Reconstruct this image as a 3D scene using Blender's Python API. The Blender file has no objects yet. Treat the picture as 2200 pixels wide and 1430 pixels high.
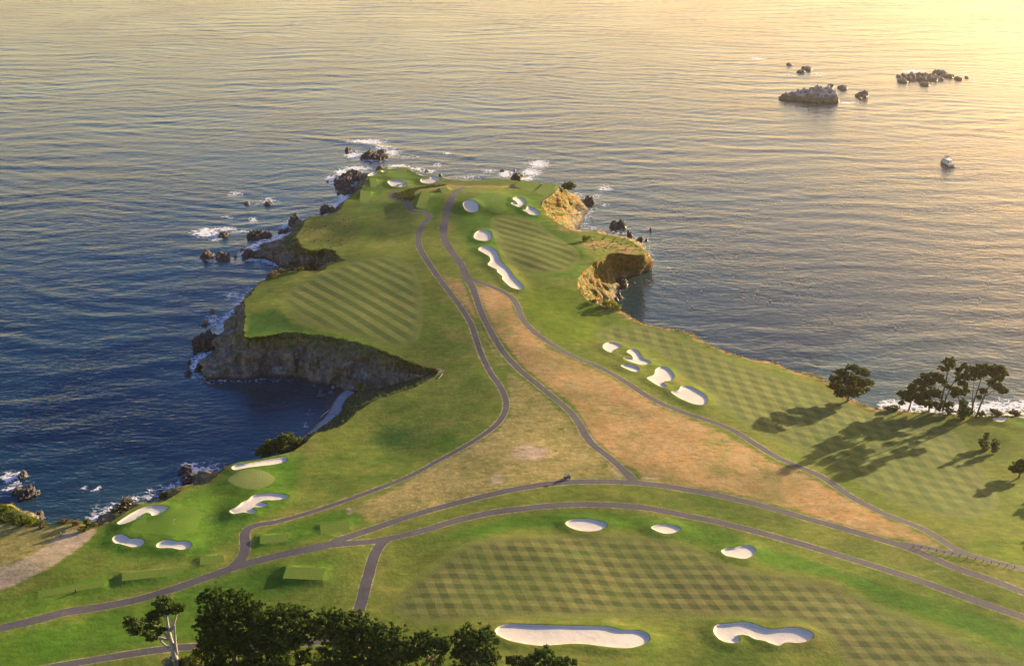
import bpy, bmesh, math, random
import numpy as np
from mathutils import Vector, Matrix
from mathutils.geometry import delaunay_2d_cdt

# ------------------------------------------------------------------ camera, sky, sun, exposure
scene = bpy.context.scene
COL = scene.collection
CAM_Z = 235.0
PITCH = math.radians(23.4)
FOC = 2600.0 / 2200.0                       # focal length over picture width

cam_d = bpy.data.cameras.new('camera')
cam = bpy.data.objects.new('camera', cam_d)
COL.objects.link(cam)
cam.location = (0, 0, CAM_Z)
cam.rotation_euler = (math.pi / 2 - PITCH, 0, 0)
cam_d.sensor_width = 36.0
cam_d.lens = 36.0 * FOC
cam_d.clip_start = 1.0
cam_d.clip_end = 40000.0
scene.camera = cam

SUN_EL = math.radians(9.6)
SUN_AZ = math.radians(52.0)                 # from +Y (straight ahead) towards +X (right)
world = bpy.data.worlds.new('World')
scene.world = world
world.use_nodes = True
wn = world.node_tree
wn.nodes.clear()
sky = wn.nodes.new('ShaderNodeTexSky')
sky.sky_type = 'NISHITA'
sky.sun_disc = False
sky.sun_elevation = SUN_EL
sky.sun_rotation = SUN_AZ
sky.altitude = 0
sky.air_density = 1.3
sky.dust_density = 2.2
sky.ozone_density = 1.5
bg = wn.nodes.new('ShaderNodeBackground')
bg.inputs['Strength'].default_value = 0.085
wo = wn.nodes.new('ShaderNodeOutputWorld')
# golden-hour air: the low sky is warm all round, the zenith stays blue
tc = wn.nodes.new('ShaderNodeTexCoord')
sx = wn.nodes.new('ShaderNodeSeparateXYZ')
wn.links.new(tc.outputs['Generated'], sx.inputs[0])
rp = wn.nodes.new('ShaderNodeValToRGB')
rp.color_ramp.elements[0].position = 0.0
rp.color_ramp.elements[0].color = (2.9, 2.2, 1.42, 1)
rp.color_ramp.elements[1].position = 1.0
rp.color_ramp.elements[1].color = (.25, .58, 1.35, 1)
e = rp.color_ramp.elements.new(.18); e.color = (2.35, 1.84, 1.3, 1)
e = rp.color_ramp.elements.new(.31); e.color = (.24, .64, 1.3, 1)
e = rp.color_ramp.elements.new(.5); e.color = (.06, .38, 1.2, 1)
wn.links.new(sx.outputs['Z'], rp.inputs[0])
mu = wn.nodes.new('ShaderNodeMix'); mu.data_type = 'RGBA'; mu.blend_type = 'MULTIPLY'
mu.inputs[0].default_value = 1.0
wn.links.new(sky.outputs[0], mu.inputs[6])
dt = wn.nodes.new('ShaderNodeVectorMath'); dt.operation = 'DOT_PRODUCT'
dt.inputs[1].default_value = (math.sin(SUN_AZ) * math.cos(SUN_EL), math.cos(SUN_AZ) * math.cos(SUN_EL), math.sin(SUN_EL))
wn.links.new(tc.outputs['Generated'], dt.inputs[0])
mr = wn.nodes.new('ShaderNodeMapRange'); mr.interpolation_type = 'SMOOTHSTEP'
mr.inputs[1].default_value = .42; mr.inputs[2].default_value = .98
wn.links.new(dt.outputs['Value'], mr.inputs[0])
gl = wn.nodes.new('ShaderNodeMix'); gl.data_type = 'RGBA'            # the wide glow round the low sun
gl.inputs[7].default_value = (1.45, 1.15, .92, 1)
wn.links.new(mr.outputs[0], gl.inputs[0]); wn.links.new(rp.outputs[0], gl.inputs[6])
wn.links.new(gl.outputs[2], mu.inputs[7])
wn.links.new(mu.outputs[2], bg.inputs[0])
wn.links.new(bg.outputs[0], wo.inputs[0])

sun_d = bpy.data.lights.new('sun', 'SUN')
sun_d.energy = 5.0
sun_d.angle = math.radians(0.6)
sun_d.color = (1.0, 0.80, 0.50)
sun = bpy.data.objects.new('sun', sun_d)
COL.objects.link(sun)
SUN_DIR = Vector((math.sin(SUN_AZ) * math.cos(SUN_EL), math.cos(SUN_AZ) * math.cos(SUN_EL), math.sin(SUN_EL)))
sun.rotation_euler = (-SUN_DIR).to_track_quat('-Z', 'Y').to_euler()
sun.location = (300, 200, 400)

vs = scene.view_settings
vs.view_transform = 'Standard'
vs.look = 'None'
vs.exposure = 1.86
vs.gamma = 1.0
vs.use_curve_mapping = False
scene.cycles.use_denoising = True
scene.cycles.max_bounces = 6
scene.cycles.diffuse_bounces = 2
scene.cycles.glossy_bounces = 3
scene.cycles.transmission_bounces = 2
scene.cycles.volume_bounces = 0
scene.cycles.transparent_max_bounces = 6
scene.cycles.caustics_reflective = False
scene.cycles.caustics_refractive = False

# ------------------------------------------------------------------ sight lines: points traced on the photograph -> places on the ground
SP, CP = math.sin(PITCH), math.cos(PITCH)
def ray(p):
    p = np.asarray(p, float).reshape(-1, 2)
    u = (p[:, 0] - 1100) / 2600
    v = (715 - p[:, 1]) / 2600
    return np.stack([u, CP + v * SP, -SP + v * CP], 1)
def at(p, z=0.0):
    d = ray(p)
    t = (np.broadcast_to(z, len(d)) - CAM_Z) / d[:, 2]
    return d[:, :2] * t[:, None]
def project(xy, z):
    x, y = xy[:, 0], xy[:, 1]
    dz = z - CAM_Z
    f = y * CP - dz * SP
    u = y * SP + dz * CP
    return np.stack([1100 + 2600 * x / f, 715 - 2600 * u / f], 1)
VIEWS = {'Z': (0, 0, 1), 'A': (680, 290, 6.875), 'B': (960, 340, 4.4696), 'C': (400, 440, 3.405), 'D': (270, 1260, 4.4),
         'E': (750, 1300, 4.4), 'F': (1900, 750, 7.3333), 'H': (0, 1060, 7.15), 'K': (630, 780, 6.4706), 'L': (1180, 990, 8.4615),
         'M': (1880, 1130, 6.875), 'N': (200, 950, 4.5833), '1': (0, 900, 2.6986), '2': (700, 1000, 2.8947), '3': (1440, 900, 2.6987),
         '4': (350, 600, 2.8605), '5': (600, 280, 2.75), '6': (1000, 600, 2.86), '7': (1600, 700, 3.575), '8': (1550, 80, 3.3846)}
def px(view, pts):
    ox, oy, s = VIEWS[view]
    return np.asarray(pts, float).reshape(-1, 2) / s + np.array([ox, oy])

# ------------------------------------------------------------------ numpy noise
def _hash(ix, iy, iz, seed):
    n = (ix * 374761393 + iy * 668265263 + iz * 2147483647 + seed * 1274126177) & 0xFFFFFFFF
    n = ((n ^ (n >> 13)) * 1274126177) & 0xFFFFFFFF
    n = n ^ (n >> 16)
    return (n & 0xFFFF) / 65535.0
def noise3(p, seed=0):
    p = np.asarray(p, float)
    i = np.floor(p).astype(np.int64)
    f = p - i
    f = f * f * f * (f * (f * 6 - 15) + 10)
    r = 0
    for dx in (0, 1):
        wx = f[:, 0] if dx else 1 - f[:, 0]
        for dy in (0, 1):
            wy = f[:, 1] if dy else 1 - f[:, 1]
            for dz in (0, 1):
                wz = f[:, 2] if dz else 1 - f[:, 2]
                r = r + wx * wy * wz * _hash(i[:, 0] + dx, i[:, 1] + dy, i[:, 2] + dz, seed)
    return r * 2 - 1
def fbm(p, octs=4, seed=0, gain=0.5):
    a, r, q = 1.0, 0, np.asarray(p, float)
    for k in range(octs):
        r = r + a * noise3(q, seed + k * 17)
        q = q * 2.03 + 7.3
        a *= gain
    return r
def n2(xy, scale, octs=3, seed=0):
    q = np.zeros((len(xy), 3))
    q[:, :2] = xy / scale
    return fbm(q, octs, seed)
def sstep(a, b, x):
    t = np.clip((x - a) / (b - a), 0, 1)
    return t * t * (3 - 2 * t)

# ------------------------------------------------------------------ polygons
def catmull(P, step=None, closed=False, n=None):
    P = np.asarray(P, float)
    m = len(P)
    out = []
    segs = m if closed else m - 1
    for i in range(segs):
        if closed:
            p0, p1, p2, p3 = P[(i - 1) % m], P[i], P[(i + 1) % m], P[(i + 2) % m]
        else:
            p0, p1, p2, p3 = P[max(i - 1, 0)], P[i], P[i + 1], P[min(i + 2, m - 1)]
        k = n if n else max(1, int(math.ceil(np.linalg.norm(p2 - p1) / step)))
        for j in range(k):
            t = j / k
            out.append(0.5 * ((2 * p1) + (-p0 + p2) * t + (2 * p0 - 5 * p1 + 4 * p2 - p3) * t * t + (-p0 + 3 * p1 - 3 * p2 + p3) * t ** 3))
    if not closed:
        out.append(P[-1])
    return np.array(out)
def inside(poly, pts):
    res = np.zeros(len(pts), bool)
    lo, hi = poly.min(0), poly.max(0)
    idx = np.where((pts[:, 0] >= lo[0]) & (pts[:, 0] <= hi[0]) & (pts[:, 1] >= lo[1]) & (pts[:, 1] <= hi[1]))[0]
    if not len(idx):
        return res
    x, y = pts[idx, 0], pts[idx, 1]
    c = np.zeros(len(idx), bool)
    x1, y1 = poly[:, 0], poly[:, 1]
    x2, y2 = np.roll(x1, -1), np.roll(y1, -1)
    for k in range(len(poly)):
        if y1[k] == y2[k]:
            continue
        cr = ((y1[k] > y) != (y2[k] > y)) & (x < (x2[k] - x1[k]) * (y - y1[k]) / (y2[k] - y1[k]) + x1[k])
        c ^= cr
    res[idx] = c
    return res
def dist_line(line, pts, closed=True):
    a = line
    b = np.roll(line, -1, 0)
    if not closed:
        a, b = a[:-1], b[:-1]
    d = np.full(len(pts), 1e9)
    for k in range(len(a)):
        ab = b[k] - a[k]
        L = ab @ ab
        if L < 1e-12:
            continue
        t = np.clip(((pts - a[k]) @ ab) / L, 0, 1)
        q = pts - (a[k] + t[:, None] * ab)
        d = np.minimum(d, np.einsum('ij,ij->i', q, q))
    return np.sqrt(d)
def near(poly, pts, pad):
    lo, hi = poly.min(0) - pad, poly.max(0) + pad
    return np.where((pts[:, 0] >= lo[0]) & (pts[:, 0] <= hi[0]) & (pts[:, 1] >= lo[1]) & (pts[:, 1] <= hi[1]))[0]

# ------------------------------------------------------------------ lie of the land
CTRL = [(-150,1250,17),(0,1250,17),(200,1200,17),(355,1125,17),(540,1030,17),(300,1300,19),(600,1300,21),(-200,1420,20),(900,1400,23),
        (1300,1250,21),(1800,1400,22),(2200,1400,21),(2450,1400,20),(2200,1250,19),(1800,1150,19),(1360,1030,20),(900,1080,20),(1080,880,19.5),
        (700,1000,16.5),(850,870,17),(940,800,18),(700,650,18.8),(600,640,18),(535,700,17.5),(850,620,21),(1000,600,23),(1150,520,22.5),
        (1270,540,21.5),(1055,438,24),(1180,410,23),(1330,520,20),(1375,540,19.5),(960,410,20),(925,430,21),(880,408,15),(870,378,10),
        (790,390,9.5),(790,425,12),(700,500,13.5),(650,500,12),(740,480,15.5),(820,470,17.5),(1100,700,21.5),(1300,690,18),(1450,720,15),
        (1450,830,17.5),(1600,800,14),(1600,900,17.5),(1700,830,12.5),(1850,880,11),(2000,900,10.5),(2150,900,10.5),(2400,905,10.5),
        (2000,1050,14.5),(1750,1000,17),(2190,1100,15),(2450,1150,15),(20,1100,14),(-150,1095,14),(100,1150,16.5),(500,1560,24),(1100,1700,25),
        (1700,1600,23),(1050,390,20),(960,388,15)]
_c = np.array(CTRL, float)
_cx = at(_c[:, :2], _c[:, 2]) / 100.0
def _tk(r2):
    return np.where(r2 > 1e-9, r2 * np.log(np.maximum(r2, 1e-9)), 0)
_n = len(_cx)
_K = _tk(((_cx[:, None] - _cx[None]) ** 2).sum(-1)) + np.eye(_n) * 0.05
_P = np.hstack([np.ones((_n, 1)), _cx])
_Mx = np.zeros((_n + 3, _n + 3))
_Mx[:_n, :_n] = _K
_Mx[:_n, _n:] = _P
_Mx[_n:, :_n] = _P.T
_w = np.linalg.solve(_Mx, np.concatenate([_c[:, 2], np.zeros(3)]))
MOUNDS = []                                   # world x, y, radius x, radius y, height
def h0(xy):
    q = np.asarray(xy, float) / 100.0
    r = np.zeros(len(q))
    for i in range(0, len(q), 20000):
        s = q[i:i + 20000]
        r[i:i + 20000] = _tk(((s[:, None] - _cx[None]) ** 2).sum(-1)) @ _w[:_n] + _w[_n] + s @ _w[_n + 1:]
    r = np.clip(r, 8, 27)
    xy = np.asarray(xy, float)
    r = r + 0.80 * n2(xy, 46, 2, 5) + 0.10 * n2(xy, 14, 2, 9)
    for (mx, my, ra, rb, hh) in MOUNDS:
        r = r + hh * np.exp(-(((xy[:, 0] - mx) / ra) ** 2 + ((xy[:, 1] - my) / rb) ** 2))
    return r
for (mp, ra, rb, hh) in [((850, 940), 22, 26, -2.2), ((610, 690), 16, 14, -1.0), ((700, 600), 20, 16, 0.8), ((830, 440), 16, 22, -1.2), ((740, 470), 14, 16, -0.8),
                         ((450, 1110), 7, 12, -0.9), ((470, 1065), 9, 8, 0.5), ((1190, 500), 18, 16, 0.9), ((1260, 560), 10, 14, 0.6),
                         ((1120, 590), 8, 10, -0.7), ((1240, 640), 18, 14, 0.7), ((1000, 1190), 30, 10, 0.8), ((1700, 1240), 30, 10, 0.7),
                         ((650, 1175), 14, 9, 0.6), ((90, 1210), 16, 12, 0.8), ((940, 455), 8, 16, -0.8)]:
    _q = at(mp, 19)[0]
    MOUNDS.append((_q[0], _q[1], ra, rb, hh))
def on(p):
    p = np.asarray(p, float).reshape(-1, 2)
    z = np.full(len(p), 18.0)
    for _ in range(12):
        z = 0.35 * z + 0.65 * h0(at(p, z))
    return at(p, z)

# ------------------------------------------------------------------ coast: (cliff top) (foot: picture point with its height, or metres out to a hidden foot)
COAST = [((-260,1068),16),((-120,1075),14),((-40,1085),12),((4,1084),10),((31,1092),8),((67,1109),7),((100,1124),6),((125,1122),7),((154,1117),8),
 ((190,1119),8),((213,1131),(207,1106,0)),((235,1124.5),(224,1096,0)),((254.5,1112.5),(244,1087,0)),((272,1100),(272,1076,0)),((302,1085),(300,1071,0)),
 ((352,1077),(325,1061,0)),((381,1059),(352,1049,0)),((400.7,1047),(383,1043,0)),((433,1040.5),(394,1034,0)),((449,1034),(408,1020,0)),
 ((462,1025),(430,1011,0)),((475,1015.5),(450,1003,0)),((488,1004),9),((505,995),9),((532,990),9),((575,984),9),((614,974),10),((636,966),10),
 ((655,952.5),7),((661,948.5),(656,939,1)),((668.6,939),(666,935,1)),((692,927),(690,921,1.5)),((726,917.5),(707,908,1.5)),((747.5,903.6),(724,895,1.5)),
 ((761,893),(735,881,1.5)),((769,883.5),(738,868,1.5)),((784.5,872.7),(744,856,1.8)),((807.7,859),(760,845,2.5)),((835.5,850),(800,837,5)),((862,840),(842,828,8)),
 ((892.7,829),(885,816,12)),((916,819),(912,808,15)),((936,806),(931,803,16.5)),((940,799),(934,800,17)),((933.8,791),(926,802,16)),((892,782),(878,817,10)),
 ((853.4,766),(828,831,5)),((815,750),(775,840,2.2)),((769.5,736),(740,837,1)),((734.5,727.6),(717,829,0)),((699.6,722),(692,828,0)),((664.6,717),(668,823,0)),
 ((629.7,713.6),(650,812,0)),((601.7,717),(595,813,0)),((559.8,724),(525,816,0)),((536,726),(470,817,0)),((527,723),(440,812,0)),((525,714),(427,795,0)),
 ((524,703),(428,772,0)),((526,690),(462,748,0)),((527,676),(478,716,0)),((527,660),(488,686,0)),((524,645),(512,662,0)),((541,631),(526,640,0)),
 ((552.7,613),(543,621,0)),((573,598.6),5),((600,587),6),((635,581.5),8),((664,582),8),((690.8,581),7),((708,569.5),(706,566,3)),((732,561),(731,557.5,10)),((746,559),(744,557,13)),
 ((733,555),(730,562,10)),((723,543),(706,575,3)),((711,535),(690,582,0)),((693.7,534),(662,580,0)),((673,538),(629,575,0)),((655.5,534),(592,571,0)),
 ((648,528),(558,554,0)),((644,522),(519,552,0)),((640,516),(528,542,0)),((637,511),(562,520,0)),((637,505),(598,510,0)),((642,498),(618,500,0)),
 ((649.6,490),(628,492,0)),((655.5,478),(622,482,0)),((664,466),(632,470,0)),((688,463.5),8),((706,461),8),((730,452.5),(708,458,0)),((734,444),(718,446,0)),
 ((742.5,432.5),(733,432,0)),((755.6,419.5),(745,420,0)),((770,410.7),(752,412,0)),((779,402),(757,403,0)),((787.6,386),(766,387,0)),((787.6,377),(770,377,0)),
 ((796,371.5),(785,369,0)),((811,367),5),((825.5,361.5),5),((844,359.5),5),((864.7,360),5),((878,362.7),5),((895,369),5),((915.6,373),5),((936,377),5),
 ((950,383),6),((975,386.5),7),((1000,388),7),((1027,387),7),((1049.5,385),7),((1094,386),7),((1134.5,392.6),8),((1172.5,394.8),9),((1197,398.6),(1240,416,0)),
 ((1200.5,404),(1260,426,0)),((1190.4,416),(1272,433,0)),((1175,426),(1270,442,0)),((1166,434),(1266,452,0)),((1163.6,445),(1262,465,0)),((1172.5,458.6),(1254,479,0)),
 ((1188,472),(1246,488,0)),((1210.6,487.7),(1255,490,0)),((1235,497),(1272,489,0)),((1273,497.7),(1290,490,0)),((1295.6,503),(1312,496,0)),((1327,509),(1343,502,0)),((1353.8,516.7),(1372,512,0)),((1374,530),(1392,532,0)),
 ((1385,542.5),(1397,572,0)),((1370,548),(1384,585,0)),((1345,545),(1360,594,0)),((1322,543),(1340,600,0)),((1308,545),(1327,606,0)),((1297,554),(1336,617,0)),
 ((1281,562),(1327,627,0)),((1270,569),(1334,643,0)),((1255,582),(1326,650,0)),((1243,596),(1314,652,0)),((1240,608),(1306,653,0)),((1244,624),(1302,654,0)),
 ((1256,638),(1304,655,0)),((1272,649.5),(1310,656,0)),((1300,659),(1322,659,0)),((1332,667),8),((1356.6,682),7),((1384.6,696),7),((1412.6,702),7),((1447.6,706.6),7),((1482.5,715),7),
 ((1503.5,727.6),7),((1524.5,741.6),7),((1559,754),7),((1580,762.6),7),((1612,771),7),((1647,776.6),7),((1671,782),7),((1698,795),7),((1726,802),7),((1756.6,807.7),8),
 ((1779,820),9),((1818,855),11),((1843,866),13),((1880,876),14),((1921.7,881),14),((1963.6,885),14),((2005.6,886),14),((2050,890),14),((2098,893.5),14),((2131.5,894.4),14),((2200,893),15),
 ((2300,892),16),((2480,895),16)]
T = on([c[0] for c in COAST])
Bxy, Bz = [], []
for i, (tp, b) in enumerate(COAST):
    if isinstance(b, tuple):
        Bxy.append(at((b[0], b[1]), b[2])[0]); Bz.append(b[2])
    else:
        d = T[min(i + 1, len(T) - 1)] - T[max(i - 1, 0)]
        d /= np.linalg.norm(d)
        Bxy.append(T[i] + np.array([-d[1], d[0]]) * b); Bz.append(0.0)
Bxy = np.array(Bxy); Bz = np.array(Bz)
ring, foot, footz, ring_u = [], [], [], []
for i in range(len(T) - 1):
    L = max(np.linalg.norm(T[i + 1] - T[i]), np.linalg.norm(Bxy[i + 1] - Bxy[i]))
    k = max(1, int(math.ceil(L / 1.25)))
    p = [T[max(i - 1, 0)], T[i], T[i + 1], T[min(i + 2, len(T) - 1)]]
    q = [Bxy[max(i - 1, 0)], Bxy[i], Bxy[i + 1], Bxy[min(i + 2, len(T) - 1)]]
    for j in range(k):
        t = j / k
        cr = lambda p: 0.5 * ((2 * p[1]) + (-p[0] + p[2]) * t + (2 * p[0] - 5 * p[1] + 4 * p[2] - p[3]) * t * t + (-p[0] + 3 * p[1] - 3 * p[2] + p[3]) * t ** 3)
        ring.append(0.6 * cr(p) + 0.4 * (p[1] * (1 - t) + p[2] * t))
        foot.append(0.6 * cr(q) + 0.4 * (q[1] * (1 - t) + q[2] * t))
        footz.append(Bz[i] * (1 - t) + Bz[i + 1] * t)
        ring_u.append(i + t)
ring.append(T[-1]); foot.append(Bxy[-1]); footz.append(Bz[-1]); ring_u.append(len(T) - 1)
ring, foot, footz, ring_u = np.array(ring), np.array(foot), np.array(footz), np.array(ring_u)
# a little raggedness of the turf edge
_d = np.gradient(ring, axis=0)
_d /= np.maximum(np.linalg.norm(_d, axis=1), 1e-6)[:, None]
RN = np.stack([-_d[:, 1], _d[:, 0]], 1)
_amp = 0.55 * n2(ring, 3.1, 2, 21)
_amp[0] = _amp[-1] = 0
ring = ring + RN * _amp[:, None]
def seg_of(pt):                                # nearest coast index of a traced top point
    return int(np.argmin([(c[0][0] - pt[0]) ** 2 + (c[0][1] - pt[1]) ** 2 for c in COAST]))
BACK = np.array([[T[-1][0] + 40, T[-1][1] - 60], [330, 330], [300, 150], [-300, 150], [-330, 330], [T[0][0] - 15, T[0][1] - 30]])
LAND = np.vstack([ring, BACK])

# ------------------------------------------------------------------ things traced on the ground
PATHS = [
 ('main_road', [(-110,1384),(0,1349.5),(74,1331.7),(148,1313),(222,1302),(296,1287),(370.6,1265),(444.7,1239),(519,1213),(610,1190),(700,1171),(734.5,1157),(838,1122.6),(942,1090),
   (1045,1064),(1149,1043),(1218,1035.6),(1287,1033.5),(1339,1035),(1391,1039),(1456,1048),(1551,1065),(1662,1092.7),(1773.5,1124),(1884.7,1155.7),(1959,1178.6),(1996,1195),
   (2070,1225),(2144,1250),(2200,1271.7),(2320,1312),(2500,1380)], [3.9,3.9,3.9,3.8,3.7,3.6,3.6,3.7,3.8,3.9,4.0,3.6,3.3,3.2,3.1]+[3.2]*17),
 ('lower_path', [(700,1171),(760,1165.5),(803.6,1162),(845,1154),(907,1139.5),(976,1119),(1045.5,1102.6),(1114.6,1093),(1183.7,1086),(1252.7,1083),(1322,1084.6),(1391,1091),(1440,1100),(1514,1114.5),
   (1588,1131.6),(1662,1151.5),(1736,1172),(1810.5,1194.6),(1884.7,1217),(1959,1241),(2033,1267),(2107,1294),(2200,1326),(2320,1370),(2500,1440)], [3.4]*4+[3.2]*21),
 ('spur_path', [(832,1158),(815,1172),(803.6,1193.5),(791.5,1235),(781,1276),(771,1311),(762,1338),(735,1362),(690,1376),(620,1383),(520,1386),(437,1387),(370.6,1391.5),(296,1401.5),(222,1413.5),(122,1430),(20,1450),(-90,1480)],
   [3.4]*7+[3.0]*11),
 ('west_path', [(500,1219),(514,1205),(524,1187),(527,1164),(525.5,1148),(534,1134),(560,1125.6),(593,1120.5),(636,1109),(680,1096),(769.5,1065),(874,1024.7),(944,988),(1014,949.6),(1063,914.6),(1082,890),
   (1087.6,865.7),(1077,834),(1052.7,799),(1033,757),(1023,729),(1011,694),(990,660),(956,614.5),(934.5,585),(913,553),(900,527),(899,505.5),(903.6,491),(916,474),(923,463),(909,456.5),(889,454),(879,447),
   (876,436),(856,428),(840,424),(842,416),(856,411.5)], [4.2,3.8,3.4,3.2,3.2,3.2,3.0,2.8,2.6,2.5,2.5,2.4,2.3,2.2,2.2,2.2,2.2,2.2,2.2,2.3,2.3,2.4,2.4,2.6,2.8,3.0,3.2,3.4,3.4,3.4,3.4,3.2,3.2,3.2,3.4,3.6,4.0,4.2,4.2]),
 ('ridge_road', [(1362,1036),(1350,1020),(1335.7,1005.6),(1307.7,981),(1276,956.6),(1258.7,935.7),(1244.8,911),(1227,886.7),(1195.8,858.7),(1157,827),(1122,799),(1091,768),(1066,733),(1049,701),(1035,673),
   (1022.7,638.5),(1014,614),(1003.6,598),(992.7,571),(971,542),(956,516),(952.7,494.5),(958,465.5),(963.6,440),(974.5,419),(985.5,407),(1000,402)],
   [4.2,3.4]+[2.8]*6+[2.6]*6+[2.7,2.9,3.4,4.0,3.8,3.8,4.0,4.3,4.5,4.5,4.4,4.6,5.2]),
 ('east_path', [(1006,600),(1018,602.5),(1054.5,615),(1085,629),(1103,643),(1113,661),(1122,684),(1143,708),(1175,733),(1210,754),(1245,771),(1280,785),(1315,803),(1350,824),(1384.6,846.5),(1419.6,865.7),(1472,886.7),
   (1524.5,904),(1577,925),(1622,953),(1664,979),(1699,995),(1755,1018.6),(1792,1041),(1829,1067),(1884.7,1096),(1929,1115),(1977,1133.5),(2022,1159),(2062.5,1184),(2107,1198),(2162.6,1213),(2200,1222),(2330,1250),(2500,1290)], [3.4,3.2]+[2.9]*33),
 ('link_path', [(1935,1168),(1955,1170),(1982,1174),(2011,1180.5),(2040,1187),(2066,1188)], [3.0,2.6,2.5,2.5,2.8,3.0])]

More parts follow.
